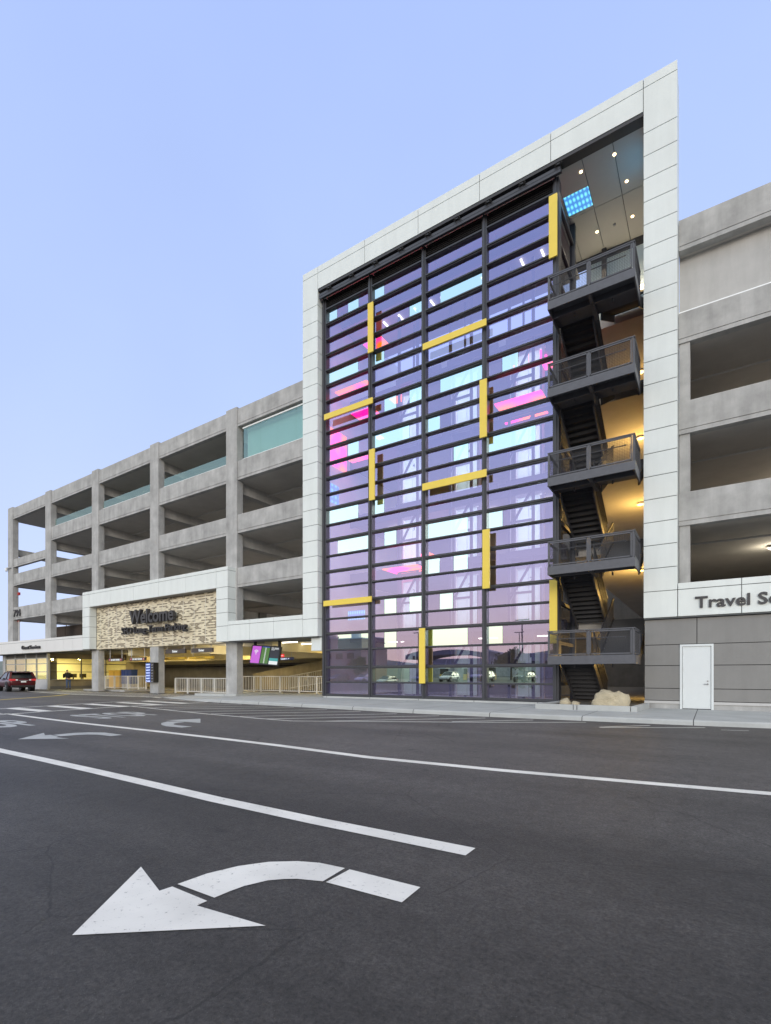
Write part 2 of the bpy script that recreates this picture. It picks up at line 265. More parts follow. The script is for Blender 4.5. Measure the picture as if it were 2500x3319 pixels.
def index_kids():
    KIDS.clear()
    for o in bpy.data.objects:
        if o.parent: KIDS.setdefault(o.parent.name, []).append(o)
_tc = {}
def text_raw(s, depth, off=0.0):
    cu = bpy.data.curves.new('t', 'FONT'); cu.body = s; cu.size = 1; cu.extrude = depth / 2; cu.resolution_u = 3; cu.offset = off
    ob = bpy.data.objects.new('t', cu); COL.objects.link(ob); bpy.context.view_layer.update()
    dg = bpy.context.evaluated_depsgraph_get(); me = bpy.data.meshes.new_from_object(ob.evaluated_get(dg))
    v = [tuple(p.co) for p in me.vertices]; f = [tuple(p.vertices) for p in me.polygons]
    bpy.data.objects.remove(ob); bpy.data.meshes.remove(me); bpy.data.curves.remove(cu); return v, f
def text_on(mb, s, x0, x1, zbase, cap, y, depth, bold=.012, fn=None):
    # lettering on a wall that faces -Y: x0..x1 wide, capitals "cap" tall standing on zbase
    v, f = text_raw(s, 1.0, bold); hx = [p[0] for p in v]; a, b = min(hx), max(hx); k = cap / .70
    pts = []
    for p in v:
        q = (x0 + (p[0] - a) / (b - a) * (x1 - x0), y - (p[2] + .5) * depth, zbase + p[1] * k)
        pts.append(fn(q) if fn else q)
    return mb.add(pts, f)
def panels(mb, xs, zs, y0, y1, gap=.022, skip=()):
    for i in range(len(xs) - 1):
        for j in range(len(zs) - 1):
            if (i, j) in skip: continue
            mb.box(xs[i] + gap / 2, xs[i + 1] - gap / 2, y0, y1, zs[j] + gap / 2, zs[j + 1] - gap / 2)
    return mb

# ------------------------------------------------------------------ ground, road, markings, pavement
g = MB().add([(-1500, -1500, -.05), (1500, -1500, -.05), (1500, 1500, -.05), (-1500, 1500, -.05)], [(0, 1, 2, 3)]).build('ground', 'concrete_dark', kind='structure')
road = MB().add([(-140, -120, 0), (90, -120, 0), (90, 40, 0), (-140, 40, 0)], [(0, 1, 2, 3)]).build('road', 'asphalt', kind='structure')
def mark(name, polys, mat='road_paint', z=.004):
    mb = MB()
    for p in polys: mb.flat(p, z)
    return mb.build(name, mat, road)
def strip(pts, w):
    out = []
    for i in range(len(pts) - 1):
        (x0, y0), (x1, y1) = pts[i], pts[i + 1]; d = math.hypot(x1 - x0, y1 - y0); nx, ny = -(y1 - y0) / d * w / 2, (x1 - x0) / d * w / 2
        out.append([(x0 + nx, y0 + ny), (x0 - nx, y0 - ny), (x1 - nx, y1 - ny), (x1 + nx, y1 + ny)])
    return out
def line(name, pts, w, mat='road_paint', z=.004):   # one mitred ribbon
    n = len(pts); L_, R_ = [], []
    for i, (x, y) in enumerate(pts):
        a = pts[max(i - 1, 0)]; b = pts[min(i + 1, n - 1)]; d = math.hypot(b[0] - a[0], b[1] - a[1]); nx, ny = -(b[1] - a[1]) / d * w / 2, (b[0] - a[0]) / d * w / 2
        L_.append((x + nx, y + ny, z)); R_.append((x - nx, y - ny, z))
    mb = MB(); mb.add(L_ + R_, [(i, i + 1, n + i + 1, n + i) for i in range(n - 1)]); return mb.build(name, mat, road)
line('lane_line', [(-16, -16.1), (-13, -16.2), (-10.3, -16.31), (-8.5, -16.35), (-7, -16.40), (-5.6, -16.46), (-4.4, -16.52), (-3, -16.54), (-1.56, -16.52), (-1.50, -16.52)], .185)
line('lane_line', [(-20.0, -12.72), (-17, -12.9), (-14.4, -13.03), (-11, -13.08), (-8.5, -13.15), (-6.8, -13.23), (-4.6, -13.42), (-2.4, -13.32), (-.5, -13.13), (.56, -13.01), (4, -12.6), (9, -12)], .19)
turn = MB()
turn.flat([(-2.71, -18.73), (-1.96, -18.13), (-2.46, -18.18), (-2.46, -18.11), (-2.81, -18.10), (-2.82, -18.18), (-3.28, -18.02)])
oc = [(-2.815, -18.06), (-2.80, -17.85), (-2.73, -17.65), (-2.61, -17.48), (-2.45, -17.36), (-2.3, -17.30), (-2.09, -17.28)]
ic = [(-2.46, -18.06), (-2.455, -17.95), (-2.44, -17.85), (-2.38, -17.71), (-2.31, -17.64), (-2.24, -17.59), (-2.075, -17.53)]
for i in range(6): turn.flat([oc[i], ic[i], ic[i + 1], oc[i + 1]])
turn.flat([(-2.05, -17.28), (-2.05, -17.53), (-1.50, -17.51), (-1.51, -17.27)])
turn.build('turn_arrow', 'road_paint', road, label='large white left turn arrow nearest the viewer')
t2 = MB(); t2.flat([(-11.86, -15.48), (-11.10, -14.85), (-11.56, -14.90), (-11.62, -14.82), (-12.13, -14.76), (-12.15, -14.86), (-12.67, -14.66)])
oc = [(-12.06, -14.74), (-12.1, -14.29), (-11.93, -14.05), (-11.58, -13.88), (-10.8, -13.90)]; ic = [(-11.68, -14.76), (-11.62, -14.45), (-11.5, -14.28), (-11.3, -14.18), (-10.8, -14.16)]
for i in range(4): t2.flat([oc[i], ic[i], ic[i + 1], oc[i + 1]])
t2.build('turn_arrow', 'road_paint_faded', road, label='faded left turn arrow before the crosswalk')
t3 = MB(); t3.flat([(-13.22, -11.25), (-12.38, -11.28), (-11.73, -11.21), (-12.81, -10.4)])
oc = [(-12.28, -11.31), (-12.62, -11.30), (-12.80, -11.5), (-12.55, -11.85), (-12.1, -12.13), (-11.67, -12.28), (-11.05, -12.26)]
ic = [(-12.22, -11.45), (-12.25, -11.52), (-12.2, -11.66), (-12.05, -11.82), (-11.85, -11.92), (-11.6, -11.97), (-11.05, -11.96)]
for i in range(6): t3.flat([oc[i], ic[i], ic[i + 1], oc[i + 1]])
t3.build('turn_arrow', 'road_paint_faded', road, label='faded right turn arrow in the far lane')
def stop_word(xb, xt, yl, yr, mat):
    v, f = text_raw('STOP', .0, .03); a = min(p[0] for p in v); b = max(p[0] for p in v)
    mb = MB(); mb.add([(xb + p[1] / .7 * (xt - xb), yl + (p[0] - a) / (b - a) * (yr - yl), .004) for p in v], f); return mb.build('stop_lettering', mat, road)
stop_word(-15.3, -17.45, -12.0, -9.95, 'road_paint_faded'); stop_word(-14.85, -17.1, -15.9, -13.65, 'road_paint_faded')
line('crosswalk_line', [(-22.75, -13), (-23.2, -11.2), (-23.65, -9.4), (-24.2, -6.8), (-23.9, -4.1)], .16); line('crosswalk_line', [(-19.65, -13.1), (-19.98, -11.3), (-20.28, -9.6), (-20.35, -8.0), (-20.2, -6.2), (-20.45, -4.3)], .16)
line('crosswalk_line', [(-24, -4.0), (-20.4, -4.28)], .12)
for y in (-12.95, -11.42, -9.9, -8.38, -6.9, -5.55):
    t = (y + 13) / 8; mark('crosswalk_bar', [[(-23.15 - t * .6, y + .27), (-23.05 - t * .6, y - .22), (-20.0 - t * .3, y - .30), (-20.1 - t * .3, y + .2)]], z=.006)
line('yellow_line', [(-28.5, -13.5), (-30.0, -10.9), (-31.2, -8.95), (-32.7, -6.9), (-34.3, -4.9), (-36, -3.4)], .3, 'road_paint_yellow')
# hatched island by the kerb
def edge_y(x): return -8.2 + (x + 20.2) * (-1.3 / 10.2) if x < -10 else -9.5 + (x + 10) * (4.2 / 7.1)
line('hatch_line', [(-20.2, -8.2), (-14.2, -9.12), (-11.2, -9.4), (-10, -9.45), (-6.8, -7.7), (-5.4, -6.95), (-2.9, -5.32)], .10)
for ex, ey in ((-20.5, -4.75), (-19.0, -4.77), (-17.33, -4.88), (-15.56, -5.04), (-14.02, -5.1), (-12.13, -5.33), (-10.51, -5.41), (-8.86, -5.6), (-7.29, -5.58), (-5.74, -5.56), (-4.33, -5.44)):
    x, y = ex, ey
    while y > edge_y(x) and x > -20.2: x -= .05; y -= .05
    if x < ex - .3: mark('hatch_line', strip([(x, y), (ex, ey)], .10), z=.006)
mark('hatch_line', strip([(-2.35, -6.5), (-1.33, -5.32)], .08) + strip([(-2.33, -6.55), (-.12, -5.21)], .08))
mark('hatch_line', strip([(.2, -5.6), (.75, -5.45)], .06))
# hatched driveway in front of the entrance
line('driveway_hatch', [(-46, -1.9), (-44.8, -2.1), (-40, -2.75), (-35.3, -3.1), (-31.5, -2.95), (-27.5, -2.65), (-26.2, -3.0)], .22)
line('driveway_hatch', [(-44.5, .1), (-40, -.1), (-35, .1), (-31, 0.2), (-28.3, .7)], .16)
for k in range(15):
    x0 = -45.3 + k * 1.25; ys = -2.1 - min(1, (x0 + 45) / 8) * .8; mark('driveway_hatch', strip([(x0, ys), (x0 + 2.6 + (.3 if k > 8 else 0), .1)], .2), z=.006)
# pavement: follows the kerb, ramps down to the driveway at its left end
kx = [10, 6, 1.2, -.4, -2.05, -3.6, -6.1, -9, -11.4, -14.2, -16.4, -18.2, -20, -22, -24, -26.3, -27.2, -27.9]
ky = [-4.2, -4.3, -4.52, -4.71, -4.82, -4.9, -5.05, -5.1, -4.88, -4.68, -4.52, -4.42, -4.3, -3.9, -3.4, -2.85, -1.2, .5]
pv = MB(); vs = []
for x, y in zip(kx, ky):
    h = .135 * max(.06, min(1, (x + 25.5) / 6)); nx = .3 if x < -26.5 else 0
    vs += [(x, y, -.02), (x, y + .015, h * .72), (x + nx * .3, y + .07, h), (x + nx, y + (.2 if nx == 0 else 0), h + .001), (min(x + nx, x if x > -27 else -27.6), 6.0, h + .002)]
n = len(kx); pv.add(vs, [(5 * i + j, 5 * i + j + 1, 5 * i + j + 6, 5 * i + j + 5) for i in range(n - 1) for j in range(4)])
pv.build('pavement', 'pavement', kind='structure')
MB().box(-16.9, -4.6, .16, .66, .05, .21).build('pavement_plinth', 'pavement', kind='structure')
MB().box(-60, -17, 5.9, 34, -.03, .06).build('garage_floor', 'concrete_dark', kind='structure')
MB().box(-17, 10, 5.9, 34, -.03, .15).build('garage_floor', 'concrete_dark', kind='structure')
# hills far off on the left
hb = MB()
for (cx0, cy0, w, h, seed) in ((-700, 330, 520, 20, 1), (-520, 120, 300, 9, 2), (-150, -900, 900, 45, 3), (420, -700, 600, 60, 4)):
    random.seed(seed); nn = 26; prof = [h * (max(0, math.sin(math.pi * i / nn)) ** .7) * (.75 + .25 * math.sin(i * .9 + seed) + random.uniform(-.06, .06)) for i in range(nn + 1)]
    d = Vector((cx0, cy0 + 20, 0)).normalized(); t = Vector((-d.y, d.x, 0)); vs = []
    for i in range(nn + 1):
        p = Vector((cx0, cy0, 0)) + t * (w * (i / nn - .5) * 2)
        vs += [tuple(p - d * 120 + Vector((0, 0, -1))), tuple(p - d * 40 + Vector((0, 0, prof[i] * .6))), tuple(p + Vector((0, 0, prof[i]))), tuple(p + d * 120 + Vector((0, 0, -1)))]
    hb.add(vs, [(4 * i + j, 4 * i + j + 1, 4 * i + j + 5, 4 * i + j + 4) for i in range(nn) for j in range(3)])
hb.build('hills', 'hill', kind='structure', smooth=True)

# ------------------------------------------------------------------ garage, left wing
LV = [(6.64, 7.83), (9.93, 11.06), (13.17, 14.33), (16.43, 17.50)]
GC = [(-56.18, -55.16), (-48.65, -47.67), (-40.88, -39.91), (-33.05, -32.06), (-25.04, -24.06)]
gar = thing('parking_garage', 'long grey concrete parking garage wing left of the glass tower, open decks', 'parking garage', (-37, .6, 0))
def spandrel(mb, x0, x1, y0, y1, z0, z1):
    mb.box(x0, x1, y0, y1, z0 + .175, z1); mb.box(x0, x1, y0 + .03, y1, z0 + .14, z0 + .175); mb.box(x0, x1, y0 - .012, y1, z0, z0 + .14)
for i, (a, b) in enumerate(GC):
    MB().box(a, b, .6, 1.1, 0 if i >= 2 else 3.5, 17.62).build('column', 'concrete', gar, bevel=.03, sag=True)
bays = [(GC[i][1], GC[i + 1][0]) for i in range(4)] + [(GC[4][1], -18.0)]
for i, (a, b) in enumerate(bays):
    for j, (z0, z1) in enumerate(LV):
        if i == 0 and j == 2: z0, z1 = 11.75, 12.52
        if i in (2, 3) and j == 0: continue
        mb = MB(); spandrel(mb, a - .02, b + .02, .68, .96, z0, z1); mb.build('spandrel_beam', 'concrete', gar, sag=True)
MB().box(-56.0, -55.4, .96, 9, 6.6, 7.8).box(-56, -55.4, .96, 9, 9.95, 11.0).box(-56, -55.4, .96, 9, 13.0, 13.6).build('end_spandrel', 'concrete', gar, sag=True)
MB().box(-56.0, -55.2, 9, 9.9, 0, 17.3).build('column', 'concrete', gar, sag=True)
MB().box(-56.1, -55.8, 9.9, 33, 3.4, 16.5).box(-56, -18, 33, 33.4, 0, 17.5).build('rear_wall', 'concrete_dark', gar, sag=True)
for j, (z0, z1) in enumerate(LV):
    x0 = -47.9 if j == 2 else -56
    MB().box(x0, -18.0, .96, 33, z0 + .02, z0 + .24).build('floor_slab', 'soffit', gar, sag=True)
MB().box(-59, -17.2, .98, 33, 3.36, 3.6).build('floor_slab', 'soffit', gar, sag=True)
for i, (a, b) in enumerate(GC):
    for j, (z0, z1) in enumerate(LV):
        if i == 0: continue
        MB().box((a + b) / 2 - .3, (a + b) / 2 + .25, 1.1, 30, z0 - .62, z0 + .03).build('cross_beam', 'infill', gar, sag=True)
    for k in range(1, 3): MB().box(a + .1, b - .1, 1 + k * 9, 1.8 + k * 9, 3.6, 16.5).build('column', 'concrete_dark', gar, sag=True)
for i, (a, b) in enumerate(bays[1:4]):
    f = MB().box(a + .32, b, .80, .9, 14.35, 14.43).build('glass_curb', 'flashing', gar, sag=True)
    nn = 3
    MB().box(a + .34, b, .84, .86, 14.43, 15.0).build('glass_guard', 'glass_green', gar, sag=True)
a, b = bays[4]
MB().box(a + .3, b, .80, .9, 14.35, 14.43).box(a + .3, b, .80, .9, 16.25, 16.33).build('glass_curb', 'flashing', gar, sag=True)
for k in range(4):
    x = a + .34 + k * (b - a - .34) / 4; MB().box(x + .006, x + (b - a - .34) / 4 - .006, .84, .86, 14.43, 16.25).build('glass_screen', 'glass_green', gar, sag=True)
MB().box(a + .3, b, 1.2, 1.3, 14.3, 16.4).build('screen_backing', 'frosted', gar, sag=True)
# conduits, cameras and red box on the far column
MB().tube((-54.9, 1.0, 3.5), (-54.9, 1.0, 6.6), .04).tube((-54.75, 1.0, 3.5), (-54.75, 1.0, 6.6), .04).build('conduit', 'base_trim', gar, sag=True)
MB().tube((-18.9, 1.2, 6.2), (-18.9, 1.2, 5.2), .04).tube((-18.9, 1.2, 6.2), (-18.2, 1.2, 6.25), .04).build('conduit', 'base_trim', gar)
nb = MB(); text_on(nb, '794', -54.95, -53.55, 6.74, .66, .66, .09, 0)
tag(nb.build('building_number', 'letters'), 'black street number on the lowest deck edge at the far left end', 'house number')
def sec_cam(x, y, z, label):
    t = thing('security_camera', label, 'camera', (x, y, z), None)
    MB().box(x - .05, x + .75, y - .04, y + .04, z - .05, z + .05).build('arm', 'base_trim', t); MB().tube((x, y, z - .02), (x, y, z - .3), .13, 10, .08).build('dome', 'white_paint_plain', t, smooth=True); return t
sec_cam(-56.1, .45, sagz(-55, 11.72), 'white dome camera on an arm at the far left garage corner')
# strobe boxes on the far left column
for z, w in ((8.97, 'upper'), (6.43, 'lower')):
    b = MB().box(-55.1, -54.78, .98, 1.1, z - .13, z + .13).build('alarm_box', 'red_paint'); tag(b, '%s small red alarm box on the far left garage column' % w, 'alarm box', 'red alarm boxes on the column')

# ------------------------------------------------------------------ garage, right wing
gr = thing('parking_garage', 'grey concrete parking garage wing right of the white tower frame', 'parking garage', (4, .75, 0))
x0, x1 = -.96, 9
for (z0, z1) in ((16.42, 17.52), (13.12, 14.2), (9.88, 11.03), (6.62, 7.8)):
    mb = MB(); spandrel(mb, x0, x1, .75, 1.05, z0, z1); mb.build('spandrel_beam', 'concrete', gr)
    MB().box(x0, x1, 1.05, 33, z0 + .02, z0 + .24).build('floor_slab', 'soffit', gr)
MB().box(x0, x1, 1.2, 1.45, 14.1, 16.44).build('infill_wall', 'infill', gr)
MB().box(x0, x1, .78, 1.2, 14.2, 14.26).build('parapet_flashing', 'flashing', gr)
MB().box(x0, 12, 1.05, 33, 3.36, 3.6).build('floor_slab', 'soffit', gr)
MB().box(-.95, -.62, .8, 1.5, 3.6, 13.2).build('pilaster', 'concrete', gr)
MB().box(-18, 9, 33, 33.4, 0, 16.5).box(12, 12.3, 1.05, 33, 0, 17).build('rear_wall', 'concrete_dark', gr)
MB().box(9, 10, .6, 1.4, 0, 17.6).build('column', 'concrete', gr)
for z in (6.62, 9.88, 13.12): MB().box(6.8, 7.2, 1.1, 30, z - .62, z + .03).box(-.9, 12, 14, 14.4, z - .62, z + .03).build('cross_beam', 'concrete_dark', gr)

# ------------------------------------------------------------------ glass tower: white frame, curtain wall, louvres, fins, lobby inside
tw = thing('glass_tower', 'tall glazed elevator tower in a white frame with violet glass and yellow bars', 'tower', (-9.6, .5, 0))
PZ = [4.25 + .8155 * k for k in range(0, 23)]            # pillar seams
PZ = [3.32] + PZ[:-1] + [22.19, 22.54]
PZ = [z for z in PZ if z <= 21.2] + [22.19, 22.54]
cl = MB()
panels(cl, [-18.2, -17.15], PZ, 0, .5); panels(cl, [-2.02, -.96], PZ, 0, 1.2)
panels(cl, [-17.15, -14.17, -11.19, -8.22, -5.26, -2.02], [21.36, 22.19, 22.54], 0, .5)
cl.build('white_cladding', 'white_panel', tw, bevel=.004)
bk = MB().box(-18.18, -17.18, .03, .49, 3.34, 22.5).box(-2.0, -.98, .03, 1.18, 3.34, 22.5).box(-17.15, -2.0, .03, .49, 21.4, 22.5).box(-18.15, -1.35, .5, 5.6, 21.5, 22.45)
bk.build('frame_core', 'panel_gap', tw)
MB().box(-17.14, -2.03, .02, .42, 21.24, 21.352).build('soffit_trim', 'louvre', tw)
sof = MB()
for xa, xb in ((-17.15, -14.2), (-14.2, -11.2), (-11.2, -8.2), (-8.2, -5.22), (-5.22, -4.2), (-4.2, -3.1), (-3.1, -2.02)):
    for ya, yb in ((.43, 2.92), (2.92, 5.5)):
        if xa == -5.22 and ya < 1:     # leaves the opening for the LED panel
            sof.box(xa + .012, xb - .012, ya, 1.74, 21.3, 21.36).box(xa + .012, xb - .012, 2.76, yb - .012, 21.3, 21.36)
        else: sof.box(xa + .012, xb - .012, ya + .012, yb - .012, 21.3, 21.36)
sof.build('soffit_panels', 'soffit_grey', tw)
MB().box(-17.2, -2, 5.5, 5.75, 20.95, 21.6).build('soffit_edge', 'dark_metal', tw)
for x, y in ((-4.33, .97), (-2.86, 2.38), (-2.87, 4.23), (-4.31, 4.21), (-3.11, .97)):
    MB().tube((x, y, 21.285), (x, y, 21.31), .055, 12).build('downlight', 'lamp_warm', tw)
MB().box(-5.2, -4.215, 1.76, 2.74, 21.305, 21.33).build('led_ceiling_panel', 'led_cyan', tw)
MB().box(-2.05, -2.03, .9, 2.3, 19.6, 20.9).build('led_wall_panel', 'led_cyan', tw)
MB().tube((-3.59, 4.23, 21.25), (-3.59, 4.23, 21.3), .06, 12).build('ceiling_sensor', 'steel', tw)
# curtain wall
TZ = [20.42, 19.66, 18.83, 18.05, 17.22, 16.45, 15.61, 14.84, 14.0, 13.21, 12.38, 11.6, 10.76, 10.0, 9.14, 8.35, 7.52, 6.71, 5.9, 5.07, 4.23, 3.46, 2.6, 1.70, .94, .27]
MX = [(-17.15, -16.90), (-14.21, -13.98), (-11.21, -11.0), (-8.25, -8.04), (-5.27, -5.04)]
for a, b in MX: MB().box(a, b, .36, .72, .2, 21.0).box((a + b) / 2 - .035, (a + b) / 2 + .035, .30, .36, .2, 21.0).build('mullion', 'dark_metal', tw)
clear = {0: {0: [(0, .24), (.5, .75)], 4: [(0, .74)], 9: [(.5, .75)], 13: [(0, .74)], 15: [(.25, 1)], 21: [(.25, 1)]},
         1: {0: [(0, .23)], 2: [(.74, 1)], 4: [(0, .23)], 7: [(.23, .48), (.74, 1)], 9: [(0, .74)], 13: [(0, .23)], 15: [(.23, .48)], 19: [(.23, .48), (.74, 1)], 21: [(.23, .48)], 23: [(0, .74)]},
         2: {2: [(.25, 1)], 7: [(.25, 1)], 9: [(0, .24)], 11: [(.49, .75)], 15: [(0, .74)], 17: [(0, .24), (.49, .74)], 19: [(.24, .48)], 21: [(0, .74)], 23: [(0, .73)]},
         3: {7: [(.23, .48)], 11: [(0, .74)], 15: [(0, .24)], 21: [(0, .24)], 23: [(0, .74)]}}
def pane_box(x0, x1, y0, y1, z0, z1):
    k = [random.uniform(-.0035, .0035) for _ in range(3)]; mb = MB(); t = lambda a, b: k[0] * a + k[1] * b + k[2] * .3
    o = [(x0, z0, 0, 0), (x1, z0, 1, 0), (x1, z1, 1, 1), (x0, z1, 0, 1)]
    return mb.add([(x, y0 + t(a, b), z) for x, z, a, b in o] + [(x, y1 + t(a, b), z) for x, z, a, b in o], [(0, 1, 2, 3), (7, 6, 5, 4), (0, 4, 5, 1), (1, 5, 6, 2), (2, 6, 7, 3), (3, 7, 4, 0)])
random.seed(11)
for bay in range(4):
    xa, xb = MX[bay][1], MX[bay + 1][0]
    for i, z in enumerate(TZ):
        h = .085 if i % 2 == 0 else .14
        if i == len(TZ) - 1: h = .13
        MB().box(xa, xb, .40, .66, z - h / 2, z + h / 2).box(xa, xb, .35, .40, z - .025, z + .03).build('transom', 'dark_metal', tw)
    for i in range(len(TZ) - 1):
        z1 = TZ[i] - (.0425 if i % 2 == 0 else .07); z0 = TZ[i + 1] + (.0425 if (i + 1) % 2 == 0 else .07)
        cuts = clear[bay].get(i, []); Wd = xb - xa; pos = 0; segs = []
        for (u, v) in cuts:
            if u > pos + .01: segs.append((pos, u))
            pos = v
        if pos < .99: segs.append((pos, 1))
        win = None
        for (u, v) in segs:
            pane = pane_box(xa + u * Wd + (.008 if u else 0), xa + v * Wd - (.008 if v < 1 else 0), .50, .53, z0, z1).build('violet_pane' if win else 'window', 'glass_violet', win or tw)
            win = win or pane
        for (u, v) in cuts: pane_box(xa + u * Wd + (.008 if u else 0), xa + v * Wd - (.008 if v < 1 else 0), .498, .532, z0, z1).build('clear_pane', 'glass_mirror_scene' if i == 23 else 'glass_clear', win if win else tw, label='mirror bright pane among the violet glass')
    # louvres above the glass
    lv = MB()
    for k in range(7):
        z = 20.52 + k * .085
        lv.prism([(.42, z), (.54, z + .05), (.54, z + .065), (.42, z + .015)], 'x', xa, xb)
    lv.box(xa, xb, .56, .6, 20.46, 21.1); lv.build('louvre', 'louvre', tw)
MB().box(-17.1, -4.9, .05, .3, 20.98, 21.10).box(-17.1, -4.9, .06, .12, 20.86, 20.98).build('top_rail', 'dark_metal', tw)
for k in range(9):
    x = -16.4 + k * 1.43; MB().box(x - .13, x + .13, -.02, .24, 21.10, 21.16).tube((x - .1, .0, 21.13), (x - .1, -.06, 21.06), .05).tube((x + .1, .0, 21.13), (x + .1, -.06, 21.06), .05).build('rail_bracket', 'black', tw)
for (a, b, z0, z1) in ((-14.06, -13.75, 17.0, 19.42), (-16.82, -13.78, 14.5, 14.79), (-13.98, -13.66, 9.8, 12.28), (-11.01, -7.96, 16.08, 16.37), (-5.36, -5.04, 17.7, 20.15), (-8.26, -7.94, 11.38, 13.83), (-11.03, -7.95, 9.69, 10.01), (-8.13, -7.81, 4.96, 7.46), (-5.34, -5.04, 2.55, 5.04), (-16.86, -13.84, 4.86, 5.14), (-11.2, -10.9, .92, 3.44)):
    MB().box(a, b, .1, .17, z0, z1).build('yellow_fin', 'yellow_fin', tw, bevel=.006)
# glazed return beside the stair
MB().box(-5.27, -5.05, 3.2, 3.45, .2, 21.3).box(-5.27, -5.05, .72, .8, .2, 21.0).build('return_post', 'dark_metal', tw)
for i in range(0, len(TZ), 2):
    MB().box(-5.24, -5.1, .8, 3.2, TZ[i] - .07, TZ[i] + .07).build('return_transom', 'dark_metal', tw)
    if i + 2 < len(TZ): MB().box(-5.18, -5.16, .8, 3.2, TZ[i + 2] + .07, TZ[i] - .07).build('return_pane', 'glass_return', tw)
# floors, back walls and lift shafts inside
FL = [3.63, 6.88, 10.13, 13.37, 16.62]
for k, z in enumerate(FL):
    MB().box(-17.2, -5.3, 2.9, 9.0, z - .36, z).build('floor_slab', 'concrete_dark', tw)
    MB().box(-5.3, -1.9, 3.3, 33.0, z - .36, z).build('floor_slab', 'soffit', tw)
    MB().box(-17.2, -5.3, 2.78, 2.9, z - .5, z + .12).build('slab_edge', 'shaft_steel', tw)
MB().box(-17.4, -17.15, .74, 9, .2, 21.4).build('side_wall', 'white_panel', tw)
bw = MB(); wx = [-17.2, -12.9, -12.1, -9.9, -9.3, -7.0, -6.2, -5.3, -5.3, -5.3]
for k in range(7):
    if k % 2 == 0: bw.box(wx[k], wx[k + 1], 9, 9.2, .2, 16.6)
    else:
        zs = [.2] + [q for z in FL for q in (z - 2.9 + .9, z - .9)] + [16.6]
        for q in range(0, len(zs) - 1, 2): bw.box(wx[k], wx[k + 1], 9, 9.2, zs[q], zs[q + 1])
bw.build('rear_wall', 'concrete_dark', tw)
MB().box(-17.2, -5.3, 9, 9.15, 16.62, 17.6).box(-17.2, -5.3, 9, 9.15, 20.2, 21.4).build('roof_lobby_wall', 'tower_wall', tw)
fr = MB()
for k, z in enumerate([.2] + FL[:-1]):
    for (xa, xb) in ((-13.46, -12.5), (-10.45, -9.42), (-7.42, -6.42)):
        d = MB().box(xa, (xa + xb) / 2 - .012, 2.60, 2.63, z + .12, z + 2.5).box((xa + xb) / 2 + .012, xb, 2.60, 2.63, z + .12, z + 2.5).build('lift_door', 'frosted', tw)
        nb = MB(); text_on(nb, str(k + 1), xb - .44, xb - .32, z + 1.9, .2, 2.59, .012, .01); nb.build('floor_number', 'letters', d)
        MB().box(xa - .1, xb + .25, 2.52, 2.66, z + 2.5, z + 2.62).box(xa - .1, xa - .04, 2.5, 2.66, z, z + 2.6).box(xb + .12, xb + .2, 2.5, 2.66, z, z + 2.6).build('lift_frame', 'base_trim', tw)
sh = MB()
for bx in (-13.9, -10.95, -7.98):
    for dx in (.15, 1.25): sh.box(bx + dx, bx + dx + .12, 2.4, 2.52, .2, 20)
    sh.box(bx + .55, bx + .63, 3.3, 3.4, .2, 20)
    for z in [1.75 + 1.62 * q for q in range(12)]: sh.box(bx + .12, bx + 1.35, 2.42, 2.5, z, z + .1)
    for q, z in enumerate(FL): sh.bar((bx + .2, 2.45, z - 2.2), (bx + 1.3, 2.45, z - .4), .09, .09).box(bx + .1, bx + 2.7, 2.3, 2.4, z - .25, z + .05)
sh.build('lift_shaft_steel', 'shaft_steel', tw)
for (xa, xb, ya, yb, z) in ((-16.85, -14.8, 1.05, 1.58, 16.38), (-8.0, -5.95, 1.15, 1.95, 13.2), (-8.05, -6.1, 2.62, 3.5, 13.0), (-14.0, -12.0, 1.3, 2.7, 6.65), (-14.5, -13.0, 2.5, 3.3, 16.1), (-7.4, -6.5, 2.95, 4.0, 16.2), (-16.2, -14.9, 1.6, 2.4, 15.3), (-16.0, -14.8, 2.4, 3.2, 19.4), (-13.8, -12.2, 3.0, 3.9, 7.6)):
    MB().box(xa, xb, ya, yb, z, z + .03).build('led_ceiling_panel', 'led_pink', tw)
MB().box(-16.7, -15.6, 2.0, 2.05, 4.3, 4.8).box(-17.12, -17.1, .9, 1.7, 10.6, 11.6).build('led_wall_panel', 'led_cyan', tw)
for x in (-14.8, -13.85, -12.9, -11.95, -9.2, -7.3, -6.36):
    MB().box(x - .04, x + .04, 2.65, 3.2, 20.3, 20.34).build('strip_light', 'lamp_line', tw)
MB().box(-17.1, -5.3, 2.0, 5.4, 20.38, 20.46).build('lobby_ceiling', 'tower_wall', tw)
for x in (-15, -9.5, -6.5):
    for z in (3.2, 9.7): MB().box(x - .5, x + .5, 4.2, 4.3, z - .05, z).build('strip_light', 'lamp_line', tw)
MB().box(-17.0, -5.3, 8.8, 8.95, .2, 3.2).build('lobby_back_wall', 'concrete_dark', tw)
# roof terrace openings behind the top landing
MB().box(-5.0, -2, 5.5, 5.56, 16.7, 20.9).build('translucent_screen', 'frosted', tw)
MB().box(-5.0, -2, 5.3, 5.48, 17.55, 17.85).box(-5, -2, 5.3, 5.48, 18.6, 18.75).box(-4.3, -4.1, 5.3, 5.48, 16.6, 21.3).build('terrace_beam', 'dark_metal', tw)
MB().box(-2.0, -1.6, 1.2, 5.6, 3.3, 20.9).build('stair_side_wall', 'dark_metal', tw)

